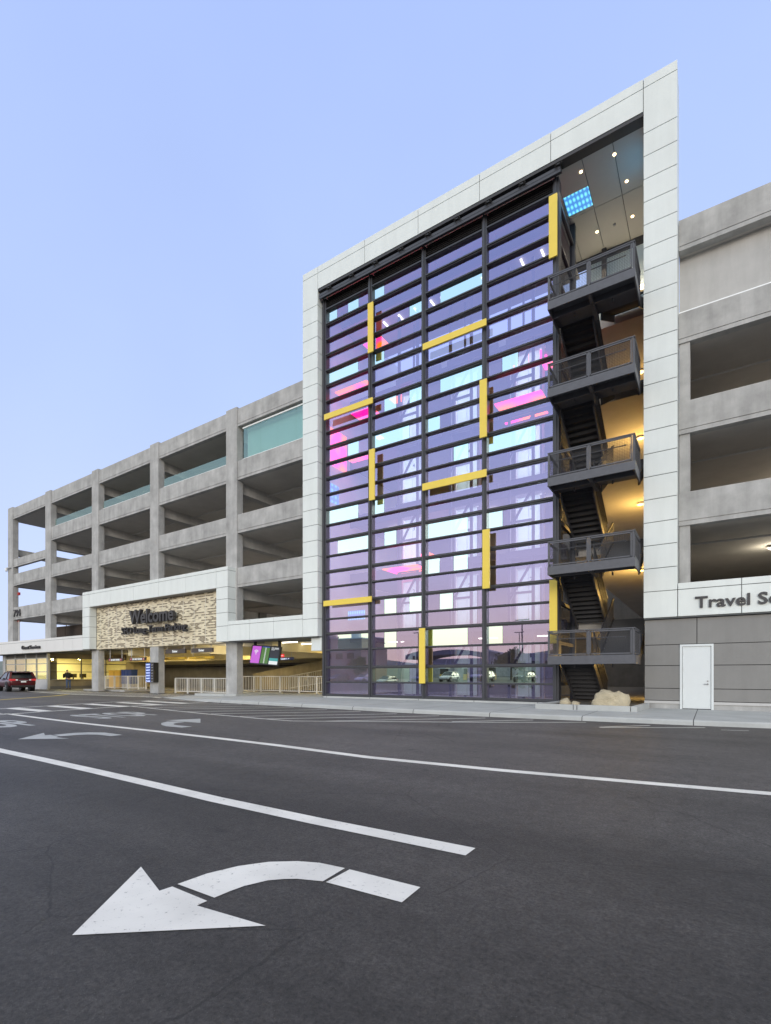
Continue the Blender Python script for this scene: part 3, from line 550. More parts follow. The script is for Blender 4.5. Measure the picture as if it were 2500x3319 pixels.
# ------------------------------------------------------------------ steel stair in front of the tower corner
st = thing('steel_staircase', 'dark steel zigzag staircase with mesh balconies between the glass and the white pillar', 'staircase', (-3.6, 0, 0))
def mesh_panel(p0, p1, z0, z1, name='guard_panel'):
    # framed woven-wire panel between two plan points
    a, b = Vector((*p0, 0)), Vector((*p1, 0)); fr = MB(); up = Vector((0, 0, 1))
    A = lambda t, z: a + (b - a) * t + up * z
    for zz in (z0, z1): fr.bar(A(0, zz), A(1, zz), .042, .042)
    for t in (0, 1): fr.bar(A(t, z0 - .02), A(t, z1 + .02), .042, .042)
    o = fr.build(name, 'stair_metal', st); w = MB(); L_ = (b - a).length; n = int(L_ / .05)
    for i in range(1, n): w.bar(A(i / n, z0), A(i / n, z1), .0055, .0055)
    for i in range(1, int((z1 - z0) / .05)): w.bar(A(0, z0 + i * .05), A(1, z0 + i * .05), .0055, .0055)
    w.build('wire_mesh', 'wire', o); return o
LZ = [2.0, 5.27, 8.51, 11.77, 14.97]; xl, xr, yf, yb = -5.02, -2.13, -1.35, .25; xm = -3.6
for k, z in enumerate(LZ):
    ld = MB().box(xl, xr, yf, yf + .05, z - .31, z).box(xr - .05, xr, yf + .05, yb, z - .31, z).box(xl, xl + .05, yf + .05, yb, z - .31, z).box(xl + .05, xr - .05, yf + .05, yb, z - .07, z - .02)
    ld.box(xl + .05, xr - .05, yf + .6, yf + .68, z - .28, z - .07).box(xm - .06, xm + .06, yf + .05, yb, z - .28, z - .07)
    ld.build('landing', 'stair_metal', st, bevel=.006)
    mesh_panel((xl + .06, yf + .03), (xm - .05, yf + .03), z + .05, z + .84); mesh_panel((xm + .05, yf + .03), (xr - .12, yf + .03), z + .05, z + .84)
    mesh_panel((xr - .03, yf + .08), (xr - .03, yb), z + .05, z + .84); mesh_panel((xl + .03, yf + .08), (xl + .03, yb - .3), z + .05, z + .84)
    MB().box(xl, xr, yf, yf + .055, z + .88, z + .915).box(xr - .055, xr, yf + .055, yb, z + .88, z + .915).box(xl, xl + .055, yf + .055, yb - .3, z + .88, z + .915).build('top_rail', 'stair_metal', st)
    MB().tube((xl + .25, yf + .14, z + .62), (xr - .3, yf + .14, z + .62), .018).tube((xr - .3, yf + .14, z + .62), (xr - .3, yf + .05, z + .56), .018).build('handrail', 'stair_metal', st)
    for x in (xl + .03, xm, xr - .06):
        MB().box(x - .02, x + .02, yf + .01, yf + .05, z, z + .88).build('guard_post', 'stair_metal', st)
    MB().tube((xl + .8, yf + .7, z - .3), (xl + .8, yf + .7, z - .42), .03).tube((xr - .8, yf + .7, z - .3), (xr - .8, yf + .7, z - .42), .03).build('sprinkler', 'dark_metal', st)
    # flight down to the floor below (left half) and up to the floor above (right half)
    zb = .15 if k == 0 else FL[k - 1]; zt = FL[k]; run = 2.95; nr = 11
    for (fx0, fx1, za, zc) in ((xl + .08, xm - .12, z, zb), (xm + .12, xr - .04, z, zt)):
        fl = MB(); dz = (zc - za) / nr; dy = run / nr
        for q in range(nr):
            y = yb + q * dy; zz = za + (q + 1) * dz if dz < 0 else za + q * dz
            if dz < 0: fl.box(fx0 + .05, fx1 - .05, y - .02, y + dy + .01, zz - .03, zz).box(fx0 + .05, fx1 - .05, y - .022, y, zz - .03, zz - dz)
            else: fl.box(fx0 + .05, fx1 - .05, y, y + dy + .03, zz + dz - .03, zz + dz).box(fx0 + .05, fx1 - .05, y, y + .015, zz, zz + dz - .03)
        fo = fl.build('stair_flight', 'wire', st)
        for x in (fx0, fx1 - .05):
            sg = MB(); sg.prism([(yb, za - .33), (yb + run, zc - .33), (yb + run, zc + .08), (yb, za + .08)], 'x', x, x + .05); sg.build('stringer', 'stair_metal', fo)
        x = fx1 if dz < 0 else fx0
        gp = MB(); n = 24
        for q in range(n + 1):
            y = yb + run * q / n; zz = za + (zc - za) * q / n; gp.box(x - .006, x + .006, y - .008, y + .008, zz + .1, zz + .9)
        for q in range(1, 16): gp.bar((x, yb, za + .1 + q * .05), (x, yb + run, zc + .1 + q * .05), .008, .008)
        gp.bar((x, yb, za + .92), (x, yb + run, zc + .92), .05, .05).bar((x, yb, za + .1), (x, yb + run, zc + .1), .04, .04)
        gp.build('flight_guard', 'wire', fo)
        MB().tube((x - .08, yb, za + .72), (x - .08, yb + run, zc + .72), .018).build('handrail', 'stair_metal', fo)

# ------------------------------------------------------------------ white bands, entrance portal, mosaic wall
po = thing('entrance_portal', 'white panelled entrance portal framing a cream and brown mosaic wall', 'entrance portal', (-32.6, 0, 3.3))
mb = MB(); PB = [-41.07, -40.0, -37.0, -34.05, -31.1, -28.15, -25.2, -24.14]; PR = [3.32, 4.25, 5.06, 5.88, 6.6]
panels(mb, [-41.07, -40.0], PR, 0, .52); panels(mb, [-25.2, -24.14], PR, 0, .66); panels(mb, PB, [6.6, 7.6, 7.83], 0, .66)
panels(mb, [-24.62, -24.14], [4.25, 5.06, 5.88, 6.6], .68, 1.2)
mb.build('white_cladding', 'white_panel', po, bevel=.004, sag=True)
MB().box(-41.05, -40.02, .03, .51, 3.34, 7.8).box(-25.18, -24.16, .03, .65, 3.34, 7.8).box(-41.0, -24.2, .03, .65, 6.63, 7.8).box(-24.6, -24.17, .69, 1.18, 3.4, 6.58).build('frame_core', 'panel_gap', po, sag=True)
MB().box(-40.0, -25.2, .54, .7, 3.3, 6.62).build('mosaic_wall', 'mosaic', po, sag=True)
MB().box(-40.0, -25.2, .03, .54, 6.585, 6.598).build('portal_soffit', 'tower_wall', po, sag=True)
band = thing('fascia_band', 'white panelled fascia band joining the portal to the glass tower', 'fascia', (-21, 0, 3.3))
mb = MB(); panels(mb, [-24.14, -22.27, -20.35, -18.2], [3.32, 4.28, 4.52], 0, .66); mb.build('white_cladding', 'white_panel', band, bevel=.004, sag=True)
MB().box(-24.12, -18.2, .03, .65, 3.34, 4.5).box(-24.1, -17.2, .03, 2.4, 3.29, 3.32).build('frame_core', 'panel_gap', band, sag=True)
MB().box(-17.85, -17.15, .3, .9, 2.59, 3.28).build('junction_box', 'white_panel', band)
sg = thing('entrance_sign', 'large charcoal welcome lettering standing off the mosaic wall', 'sign', (-32, .3, 4.2))
nb = MB(); text_on(nb, 'Welcome', -34.75, -29.6, 4.93, .93, .32, .24, .022); nb.build('lettering', 'letters', sg)
nb = MB(); text_on(nb, 'SFO Long-Term Parking', -35.85, -28.35, 4.25, .46, .32, .2, .004)
def words(mb, gap):       # one mesh per word
    lab = list(range(len(mb.v)))
    def find(a):
        while lab[a] != a: lab[a] = lab[lab[a]]; a = lab[a]
        return a
    for f in mb.f:
        for q in f[1:]: lab[find(f[0])] = find(q)
    comp = {}
    for f in mb.f: comp.setdefault(find(f[0]), []).append(f)
    ext = sorted((min(mb.v[q][0] for f in fs for q in f), max(mb.v[q][0] for f in fs for q in f), fs) for fs in comp.values()); out = []; hi = -1e9
    for a, b, fs in ext:
        if a - hi > gap: out.append(MB())
        hi = max(hi, b); o = out[-1]; mp = {}
        for f in fs:
            for q in f:
                if q not in mp: mp[q] = len(o.v); o.v.append(mb.v[q])
            o.f.append(tuple(mp[q] for q in f))
    return out
for w_ in words(nb, .15): w_.build('lettering', 'letters', sg)
# guest services office
of = thing('service_office', 'low guest office with white fascia, reflecting windows and lit counter at the far left', 'office', (-50, 1, 0))
mb = MB(); ob = [-41.07 - 1.49 * k for k in range(13)][::-1]; panels(mb, ob, [3.27, 4.26, 4.47], 0, .6); mb.build('white_cladding', 'office_panel', of, bevel=.004, sag=True)
MB().box(ob[0] + .02, -41.1, .03, .58, 3.29, 4.45).box(-59.0, -39.9, .6, 6, 3.25, 3.36).build('frame_core', 'panel_gap', of, sag=True)
fx = [-57.73, -55.56, -53.37, -51.22, -49.06]
fm = MB()
for x in fx: fm.box(x - .05, x + .05, .95, 1.07, .9, 3.25)
for z in (.9, 1.57, 2.3, 2.8, 3.22): fm.box(-57.73, -49.0, .96, 1.06, z - .035, z + .035)
fm.box(-49.1, -48.9, .9, 1.1, .05, 3.3); fm.build('window_frame', 'frame_alu', of)
for i in range(4):
    for a, b in ((.94, 1.53), (1.61, 2.26), (2.34, 2.76)): MB().box(fx[i] + .05, fx[i + 1] - .05, 1.0, 1.02, a, b).build('window', 'glass_office', of)
    lv = MB()
    for k in range(6): lv.box(fx[i] + .05, fx[i + 1] - .05, .98, 1.05, 2.85 + k * .06, 2.88 + k * .06)
    lv.box(fx[i] + .05, fx[i + 1] - .05, 1.06, 1.1, 2.82, 3.24); lv.build('louvre', 'concrete_dark', of)
MB().box(-57.75, -49.1, .93, 1.12, .02, .86).build('base_panel', 'base_trim', of)
MB().box(-58.3, -57.75, .95, 12, 0, 3.3).build('side_wall', 'concrete', of)
fm = MB()
for y in (1.14, 3.76, 6.0): fm.box(-49.04, -48.94, y - .04, y + .04, .85, 3.25)
for z in (.88, 1.57, 2.31, 2.8): fm.box(-49.04, -48.94, 1.1, 8, z - .03, z + .03)
fm.build('counter_frame', 'dark_metal', of)
MB().box(-49.0, -48.97, 1.2, 8, .9, 2.8).build('counter_glass', 'glass_counter', of)
MB().box(-49.03, -48.95, 1.1, 8, 2.83, 3.3).build('header_panel', 'sign_brown', of)
MB().box(-49.3, -48.9, 1.1, 8, .3, .86).build('counter_panel', 'ramp_concrete', of); MB().box(-49.28, -48.92, 1.1, 8, .02, .3).build('counter_base', 'concrete_dark', of)
MB().box(-49.6, -48.72, 1.2, 8, .86, .90).build('counter_top', 'frame_alu', of)
MB().box(-54.5, -54.3, 1.3, 9, .1, 3.2).box(-57.7, -49, 8.9, 9, .1, 3.2).build('inner_wall', 'office_wall', of); MB().box(-57, -49.2, 1.2, 9, 3.1, 3.2).build('inner_ceiling', 'office_wall', of)
MB().box(-49.4, -49.1, 1.12, 1.75, .9, 2.8).build('inner_post', 'concrete_dark', of)
MB().box(-51.6, -51.45, 2.0, 3.2, 3.02, 3.09).box(-51.6, -51.45, 4.4, 5.8, 3.02, 3.09).build('strip_light', 'lamp_line', of)
for k, y in enumerate((2.9, 3.5, 4.35)):
    t = thing('monitor', 'dark desk monitor behind the service counter, %s' % ('beside the standing man', 'in the middle', 'nearest the concrete column')[k], 'monitor', (-49.9, y, .9), 'monitors behind the counter')
    MB().box(-49.93, -49.88, y - .3, y + .3, 1.05, 1.42).build('screen', 'black', t); MB().box(-49.95, -49.87, y - .04, y + .04, .9, 1.05).build('stand', 'black', t)
nb = MB(); text_on(nb, 'Guest Services', -51.45, -48.0, 3.56, .33, -.01, .12, .004); tag(nb.build('office_sign', 'letters'), 'small dark lettering on the white fascia over the office windows', 'sign')
# travel services annex
an = thing('annex', 'grey panelled annex wall under a white fascia at the right edge', 'annex', (3, .15, .14))
mb = MB(); panels(mb, [-.96, .84, 2.65, 4.46, 6.27, 8.08, 10], [3.32, 4.25, 4.48], 0, .3); mb.build('white_cladding', 'white_panel', an, bevel=.004)
MB().box(-.95, 10, .03, .9, 3.34, 4.46).box(-2.0, 10, .03, .9, 3.28, 3.325).build('frame_core', 'panel_gap', an)
mb = MB(); panels(mb, [-2.0, -.4, 3.4, 6.4, 10], [2.37, 3.27], .15, .3); panels(mb, [-2.0, -.89], [.41, .84, 1.64, 2.37], .15, .3); panels(mb, [.07, 4.5, 10], [.41, .84, 1.64, 2.37], .15, .3)
mb.build('grey_cladding', 'grey_panel', an, bevel=.004)
MB().box(-1.98, 10, .18, .5, .3, 3.3).build('wall_core', 'black', an)
MB().box(-2.0, -.9, .12, .3, .31, .40).box(.08, 10, .12, .3, .31, .40).build('base_trim', 'base_trim', an)
MB().box(-2.0, -.9, .16, .4, .1, .31).box(.08, 10, .16, .4, .1, .31).build('plinth', 'concrete', an); MB().box(-2.0, -1.6, .3, 5.6, .1, 3.3).build('return_wall', 'dark_metal', an)
MB().box(-.90, -.83, .10, .3, .13, 2.36).box(.01, .08, .10, .3, .13, 2.36).box(-.83, .01, .10, .3, 2.29, 2.36).build('door_frame', 'door_white', an)
dr = MB().box(-.82, .0, .14, .2, .16, 2.285).build('door', 'door_white', an, bevel=.004)
MB().tube((-.09, .14, 1.0), (-.09, .1, 1.0), .028).tube((-.09, .1, 1.0), (-.20, .1, 1.0), .012).tube((-.09, .14, 1.1), (-.09, .12, 1.1), .026).build('handle', 'steel', dr)
hg = MB()
for z in (.35, .95, 1.5, 2.05): hg.tube((-.825, .12, z - .06), (-.825, .12, z + .06), .014)
hg.build('hinge', 'steel', dr); MB().box(-.83, .01, .11, .2, .135, .155).build('threshold', 'dark_metal', an)
nb = MB(); text_on(nb, 'Travel Services', -.45, 3.22, 3.585, .37, -.012, .05, .02); tag(nb.build('annex_sign', 'letters'), 'dark raised lettering on the white fascia above the white door', 'sign')

# ------------------------------------------------------------------ planter with boulders
pl = thing('planter', 'low concrete kerb planter at the foot of the stairs', 'planter', (-3.5, -1.5, .14))
def curb(mb, p, q, w=.18, z0=.1, z1=.31):
    mb.bar((*p, (z0 + z1) / 2), (*q, (z0 + z1) / 2), w, z1 - z0)
mb = MB(); curb(mb, (-5.15, -2.36), (-3.78, -2.32)); mb.build('kerb', 'pavement', pl, bevel=.015)
mb = MB(); curb(mb, (-3.76, -2.32), (-2.16, -2.26)); mb.build('kerb', 'pavement', pl, bevel=.015)
mb = MB(); curb(mb, (-2.05, -2.35), (-1.92, .1)); mb.build('kerb', 'pavement', pl, bevel=.015)
mb = MB(); curb(mb, (-5.06, -2.3), (-4.85, .2)); mb.build('kerb', 'pavement', pl, bevel=.015)
MB().add([(-5, -2.3, .25), (-2.1, -2.2, .25), (-1.95, 3.2, .25), (-5, 3.2, .25)], [(0, 1, 2, 3)]).build('soil', 'planter_soil', pl)
def boulder(cx, cy, z0, rx, ry, rz, seed, label):
    random.seed(seed); bm = bmesh.new(); bmesh.ops.create_icosphere(bm, subdivisions=4, radius=1)
    from mathutils import noise as nz
    PL_ = [(Vector((random.gauss(0, 1), random.gauss(0, 1), random.gauss(0, 1))).normalized(), random.uniform(.66, .9)) for _ in range(11)]
    for v in bm.verts:
        p = v.co.copy(); k = 1 + .30 * nz.noise(p * 1.1 + Vector((seed * 3.1, 0, 0))) + .17 * abs(nz.noise(p * 2.6 + Vector((0, seed, 0)))) + .09 * nz.noise(p * 6) + .05 * nz.noise(p * 14)
        for n_, d_ in PL_:
            e_ = p.dot(n_) - d_
            if e_ > 0: p -= n_ * e_ * .85
        v.co = Vector((p.x * rx * k, p.y * ry * k, max(p.z, -.35) * rz * k))
    me = bpy.data.meshes.new('boulder'); bm.to_mesh(me); bm.free(); me.materials.append(M['rock'])
    for f in me.polygons: f.use_smooth = True
    o = bpy.data.objects.new('boulder', me); COL.objects.link(o); o.location = (cx, cy, z0); return tag(o, label, 'boulder', 'boulders in the planter')
boulder(-2.84, -1.45, .28, .60, .5, .50, 3, 'largest tan boulder in the planter before the stair')
boulder(-4.38, -1.35, .25, .21, .2, .26, 5, 'middle sized grey tan boulder at the planter left end')
boulder(-4.02, -1.45, .24, .15, .14, .16, 8, 'smallest boulder in the planter')

# ------------------------------------------------------------------ ground floor of the garage: walls, ramp, rails, signs
gw = thing('garage_back_wall', 'dark concrete wall deep inside the ground floor entrance', 'wall', (-32, 12, 0))
MB().box(-75, -17.3, 12, 12.4, 0, 3.4).build('wall', 'concrete_dark', gw)
MB().box(-48.9, -17.3, 8, 8.6, 2.55, 3.36).box(-48.9, -17.3, 11.6, 12, 2.35, 2.7).build('cream_beam', 'cream_paint', gw)
MB().tube((-48, 11.8, 2.1), (-18, 11.8, 2.1), .05).build('pipe', 'black', gw)
for x in (-36.5, -29, -22): MB().box(x - .3, x + .3, 1.2, 11.6, 2.75, 3.36).build('cream_beam', 'cream_paint', gw)
rp = thing('car_ramp', 'sloping concrete ramp wall rising to the right inside the entrance', 'ramp', (-24, 10, 0))
MB().prism([(-33, .1), (-17.3, .1), (-17.3, 3.3), (-18.5, 3.3), (-25.2, 2.45), (-33, 1.4)], 'y', 10, 10.3).build('ramp_wall', 'ramp_concrete', rp)
def guard_rail(pts, z0, h, label, sloped=None):
    cxy = pts[len(pts) // 2]; t = thing('guard_rail', label, 'railing', (cxy[0], cxy[1], z0), 'white railings at the entrance')
    zf = sloped or (lambda x: z0)
    tp = MB(); bt = MB(); base = None
    for i in range(len(pts) - 1):
        a, b = pts[i], pts[i + 1]; za, zb_ = zf(a[0]), zf(b[0])
        tp.bar((a[0], a[1], za + h), (b[0], b[1], zb_ + h), .06, .05); bt.bar((a[0], a[1], za + .15), (b[0], b[1], zb_ + .15), .05, .05)
    tp.build('top_rail', 'rail_white', t); bt.build('bottom_rail', 'rail_white', t)
    def post(x, y, z, nm, w, lo, hi):
        nonlocal base
        me = MB().box(-w / 2, w / 2, -w / 2, w / 2, lo, hi)
        key = (nm, round(h, 2))
        if key not in _tc:
            o = MB(); o.v = [(p[0] + t['base'][0], p[1] + t['base'][1], p[2] + t['base'][2]) for p in me.v]; o.f = me.f; ob = o.build(nm, 'rail_white', t); _tc[key] = ob.data
        else:
            ob = bpy.data.objects.new(nm, _tc[key]); COL.objects.link(ob); ob.parent = t
        ob.location = (x - t['base'][0], y - t['base'][1], z - t['base'][2])
    n_tot = 0
    for i, (x, y) in enumerate(pts): post(x, y, zf(x), 'post', .09, 0, h)
    for i in range(len(pts) - 1):
        a, b = pts[i], pts[i + 1]; L_ = math.hypot(b[0] - a[0], b[1] - a[1]); n = max(2, round(L_ / .19))
        for q in range(1, n):
            x = a[0] + (b[0] - a[0]) * q / n; y = a[1] + (b[1] - a[1]) * q / n; post(x, y, zf(x), 'baluster', .024, .15, h)
    return t
guard_rail([(-43.4, 3.0), (-41.95, 3.0), (-39.95, 3.0), (-38.7, 3.15), (-38.2, 3.5)], .1, 1.1, 'short white railing curving by the yellow cabinet')
guard_rail([(-32.0, 1.9), (-30.6, 1.9), (-29.1, 1.9), (-27.75, 1.9), (-26.3, 1.9)], 0, 1.07, 'white railing between the two bare entrance columns')
guard_rail([(-27.6, 3.0), (-26.6, 4.3), (-25.9, 4.3), (-24.1, 4.3), (-22.4, 4.3), (-20.9, 4.3), (-19.2, 4.3), (-17.4, 4.3)], .1, 1.1, 'long white railing between the right entrance column and the glass tower')
guard_rail([(-28, 9.2), (-26, 9.2), (-24, 9.2), (-22, 9.2), (-20, 9.2), (-18, 9.2)], .1, 1.1, 'white sloping railing along the car ramp', lambda x: .1 + (x + 28) * .135)
isl = MB().prism([(-27.4, .1), (-25.7, .15), (-24.0, .5), (-24.0, 4.4), (-27.6, 4.4)], 'z', -.02, .14).build('kerb_island', 'pavement'); tag(isl, 'raised concrete island around the right entrance column', 'kerb')
isl = MB().box(-44.2, -38.0, 1.6, 3.8, -.02, .12).build('kerb_island', 'concrete'); tag(isl, 'raised concrete island under the short curved railing', 'kerb')
cb = thing('cabinet', 'orange yellow utility cabinet behind the short railing', 'cabinet', (-45.5, 5.3, .06)); MB().box(-46.6, -44.76, 5, 5.8, .1, 1.66).build('body', 'orange_paint', cb); MB().box(-46.62, -44.74, 4.98, 5.82, 1.66, 1.72).build('lid', 'orange_paint', cb); MB().box(-45.7, -45.68, 4.985, 5, .2, 1.6).build('door_seam', 'black', cb)
for k, x in enumerate((-44.45, -43.9, -43.35)):
    b = thing('bin', ('tall blue bin touching the orange cabinet', 'tall blue bin in the middle of the three', 'tall blue bin furthest from the orange cabinet')[k], 'bin', (x, 5.4, .06), 'blue bins behind the railing')
    MB().box(x - .25, x + .25, 5.1, 5.7, .5, 1.7).build('body', 'blue_paint', b, bevel=.02); MB().box(x - .26, x + .26, 5.08, 5.72, 1.7, 1.78).build('lid', 'blue_paint', b); MB().box(x - .2, x + .2, 5.15, 5.65, .08, .5).build('base', 'base_trim', b)
def hang_sign(x0, x1, z0, z1, y, txt, label, circles):
    t = thing('hanging_sign', label, 'sign', ((x0 + x1) / 2, y, z0), 'hanging signs under the portal')
    MB().box(x0, x1, y, y + .12, z0, z1).build('board', 'sign_brown', t)
    for x in (x0 + .15, x1 - .15): MB().tube((x, y + .06, z1), (x, y + .06, 3.3), .025, 6).build('rod', 'base_trim', t)
    m = (x0 + x1) / 2; w = (x1 - x0); c = (z0 + z1) / 2; nb = MB()
    if circles: text_on(nb, txt, x0 + w * .19, x1 - w * .19, c - .06, .12, y - .002, .012, .02)
    else: text_on(nb, txt, m - w * .13, m + w * .13, c - .075, .15, y - .002, .012, .02)
    nb.build('lettering', 'screen_white', t)
    if circles:
        for x in (x0 + w * .1, x1 - w * .1):
            d = MB().tube((x, y, c), (x, y - .012, c), .085, 16).build('no_entry_disc', 'red_paint', t); MB().box(x - .055, x + .055, y - .02, y - .013, c - .018, c + .018).build('disc_bar', 'white_paint_plain', d)
hang_sign(-39.0, -37.05, 2.33, 2.56, .9, 'DO NOT ENTER', 'brown do not enter sign nearest the left entrance column', True)
hang_sign(-36.1, -34.1, 2.34, 2.57, .9, 'DO NOT ENTER', 'brown do not enter sign beside the level display column', True)
hang_sign(-31.7, -29.5, 2.77, 3.06, .9, 'Enter', 'grey enter sign beside the level display column', False)
hang_sign(-28.85, -26.7, 2.77, 3.06, .9, 'Enter', 'grey enter sign nearest the right entrance column', False)
for k, (a, b) in enumerate(((-32.75, -30.4), (-29.9, -27.5))):
    t = thing('clearance_bar', ('yellow hanging clearance bar nearest the level display column', 'yellow hanging clearance bar nearest the right entrance column')[k], 'clearance bar', ((a + b) / 2, 1.6, 2.46), 'yellow clearance bars')
    MB().tube((a, 1.6, 2.46), (b, 1.6, 2.46), .095, 14).build('bar', 'yellow_paint', t, smooth=False)
    for x in (a + .3, b - .3): MB().tube((x, 1.6, 2.55), (x, 1.6, 3.36), .012, 6).build('cable', 'steel', t)
    nb = MB(); text_on(nb, 'CLEARANCE', (a + b) / 2 - .45, (a + b) / 2 + .45, 2.44, .06, 1.502, .006, .01); nb.build('lettering', 'sign_brown', t)
lv = thing('level_display', 'tall black level counter with blue lines of text on the entrance column', 'display', (-32.4, .4, .8))
MB().box(-32.98, -32.02, .25, .6, .80, 2.16).build('housing', 'black', lv)
for k in range(7):
    z = 2.02 - k * .19; nb = MB(); MB().box(-32.95, -32.42, .238, .25, z - .08, z + .08).build('blue_strip', 'led_blue', lv)
    text_on(nb, ('Level %d' % (6 - k)) if k < 6 else 'Total', -32.92, -32.46, z - .04, .09, .236, .006, .02); nb.build('level_text', 'led_text', lv)
    MB().box(-32.36, -32.06, .243, .25, z - .07, z + .07).build('count_strip', 'sign_brown', lv)
    nb = MB(); text_on(nb, '...', -32.3, -32.12, z - .04, .08, .241, .004, .01); nb.build('count_text', 'led_text', lv)
# triple information screen
sc = thing('information_screen', 'tilted black three panel information screen with magenta, green and dark panes', 'screen', (-21.9, .7, 2))
TLp, TRp, BLp = Vector((-22.96, .85, 3.10)), Vector((-20.62, .85, 2.93)), Vector((-22.98, .60, 1.99))
ux, uy = TRp - TLp, BLp - TLp; un = ux.cross(uy).normalized()
if un.y > 0: un = -un
def quad(mb, u0, u1, v0, v1, d0, d1):
    P = [TLp + ux * u + uy * v + un * d for d in (d0, d1) for (u, v) in ((u0, v0), (u1, v0), (u1, v1), (u0, v1))]
    return mb.add(P, [(0, 1, 2, 3), (7, 6, 5, 4), (0, 4, 5, 1), (1, 5, 6, 2), (2, 6, 7, 3), (3, 7, 4, 0)])
quad(MB(), 0, 1, 0, 1, -.12, 0).build('housing', 'black', sc)
MB().box(-22.9, -22.75, .9, 1.0, 3.0, 3.36).box(-20.9, -20.75, .9, 1.0, 2.9, 3.36).build('bracket', 'black', sc)
quad(MB(), .03, .34, .05, .95, 0, .008).build('magenta_pane', 'screen_magenta', sc)
gp = quad(MB(), .37, .65, .05, .95, 0, .008).build('green_pane', 'screen_dark', sc)
rows = MB(); gl = MB(); random.seed(4)
for k in range(16):
    v = .11 + k * .052; quad(rows, .375, .645, v, v + .04, .008, .012); quad(gl, .49, .53, v + .005, v + .032, .012, .015)
rows.build('table_rows', 'screen_green', gp); gl.build('table_marks', 'screen_white', gp)
quad(MB(), .38, .64, .06, .09, .008, .012).build('table_header', 'led_blue', gp)
dp = quad(MB(), .68, .97, .05, .62, 0, .008).build('dark_pane', 'screen_dark', sc)
r = MB(); quad(r, .70, .78, .09, .12, .008, .012); quad(r, .80, .94, .09, .12, .008, .012); quad(r, .70, .95, .16, .175, .008, .012); quad(r, .70, .82, .20, .215, .008, .012); r.build('text_rows', 'screen_white', dp)
quad(MB(), .68, .97, .63, .78, 0, .008).build('teal_pane', 'screen_teal', sc); quad(MB(), .68, .97, .78, .95, 0, .008).build('white_pane', 'screen_white', sc)
wf = MB()
for rad in (.05, .10, .15):
    for k in range(10):
        a0, a1 = R(-48 + 9.6 * k), R(-48 + 9.6 * (k + 1)); P = []
        for d in (.008, .012):
            for (a, rr) in ((a0, rad), (a1, rad), (a1, rad + .026), (a0, rad + .026)):
                P.append(TLp + ux * (.185 + math.sin(a) * rr * .55) + uy * (.46 - math.cos(a) * rr * 1.2) + un * d)
        wf.add(P, [(0, 1, 2, 3), (7, 6, 5, 4), (0, 4, 5, 1), (2, 6, 7, 3)])
quad(wf, .17, .2, .45, .49, .008, .012); wf.build('signal_symbol', 'screen_white', sc)
t = thing('direction_sign', 'small blue level sign hanging beyond the information screen', 'sign', (-24.2, 5, 2.3)); MB().box(-24.8, -23.6, 5, 5.1, 2.32, 2.5).build('board', 'blue_paint', t); nb = MB(); text_on(nb, 'Level 1 >', -24.72, -23.95, 2.36, .1, 4.995, .01, .02); nb.build('lettering', 'led_text', t); MB().tube((-24.6, 5.05, 2.5), (-24.6, 5.05, 3.3), .02).tube((-23.8, 5.05, 2.5), (-23.8, 5.05, 3.3), .02).build('rod', 'base_trim', t)
t = thing('exit_sign', 'red lit exit sign above the small blue level sign', 'sign', (-24.3, 4.6, 2.5)); MB().box(-24.32, -24.08, 4.6, 4.66, 2.5, 2.7).build('box', 'exit_red', t); nb = MB(); text_on(nb, 'EXIT', -24.29, -24.11, 2.57, .06, 4.595, .008, .01); nb.build('lettering', 'screen_white', t); MB().tube((-24.2, 4.63, 2.7), (-24.2, 4.63, 3.36), .012).build('rod', 'base_trim', t)
# ceiling lamps
def lamp(x, y, z, label, power, col, r=.25, mat='lamp_white', group='round ceiling lamps in the garage'):
    t = thing('ceiling_lamp', label, 'lamp', (x, y, z), group)
    MB().tube((x, y, z), (x, y, z - .09), r * .55, 16, r).build('housing', 'white_paint_plain', t, smooth=False); MB().tube((x, y, z - .092), (x, y, z - .13), r * .85, 16, r * .7).build('lens', mat, t)
    ld = bpy.data.lights.new('lamp_light', 'POINT'); ld.energy = power; ld.color = col; ld.shadow_soft_size = .2; lo = bpy.data.objects.new('lamp_light', ld); COL.objects.link(lo); lo.parent = t; lo.location = (0, 0, -1.1 if 'amber' in mat else -.35); return t
lamp(-34.5, 7.2, sagz(-34.5, 9.93), 'bright round ceiling lamp on the third deck between the middle columns', 60, (1, .95, .85))
lamp(-34.9, 7.2, sagz(-34.9, 6.64), 'bright round ceiling lamp directly above the white portal', 60, (1, .95, .85))
lamp(-46.5, 7, sagz(-46.5, 6.64), 'round ceiling lamp beside the left end of the white portal', 60, (1, .95, .85))
lamp(2.2, 6.0, 6.62, 'bright round ceiling lamp above the travel lettering at the right edge', 60, (1, .9, .7))
lamp(-27.4, 3.2, 3.34, 'round ceiling lamp under the portal by the right entrance column', 60, (1, .85, .55))
for k, (x, y) in enumerate(((-38, 6), (-44, 6), (-31, 6.5), (-20, 7))): lamp(x, y, 3.34, 'round warm ceiling lamp over the entrance, %s' % ('behind the do not enter signs', 'above the blue bins', 'behind the enter signs', 'above the ramp')[k], 190, (1, .76, .30), mat='lamp_warm')
for k, (xa, xb, y) in enumerate(((-21.66, -20.5, 2.05), (-21.88, -20.87, 3.8))):
    tag(MB().box(xa, xb, y - .05, y + .05, 3.22, 3.28).build('strip_light', 'lamp_line'), ('thin white ceiling strip light nearer the fascia band', 'thin white ceiling strip light deeper in the entrance')[k], 'lamp', 'strip lights over the entrance')
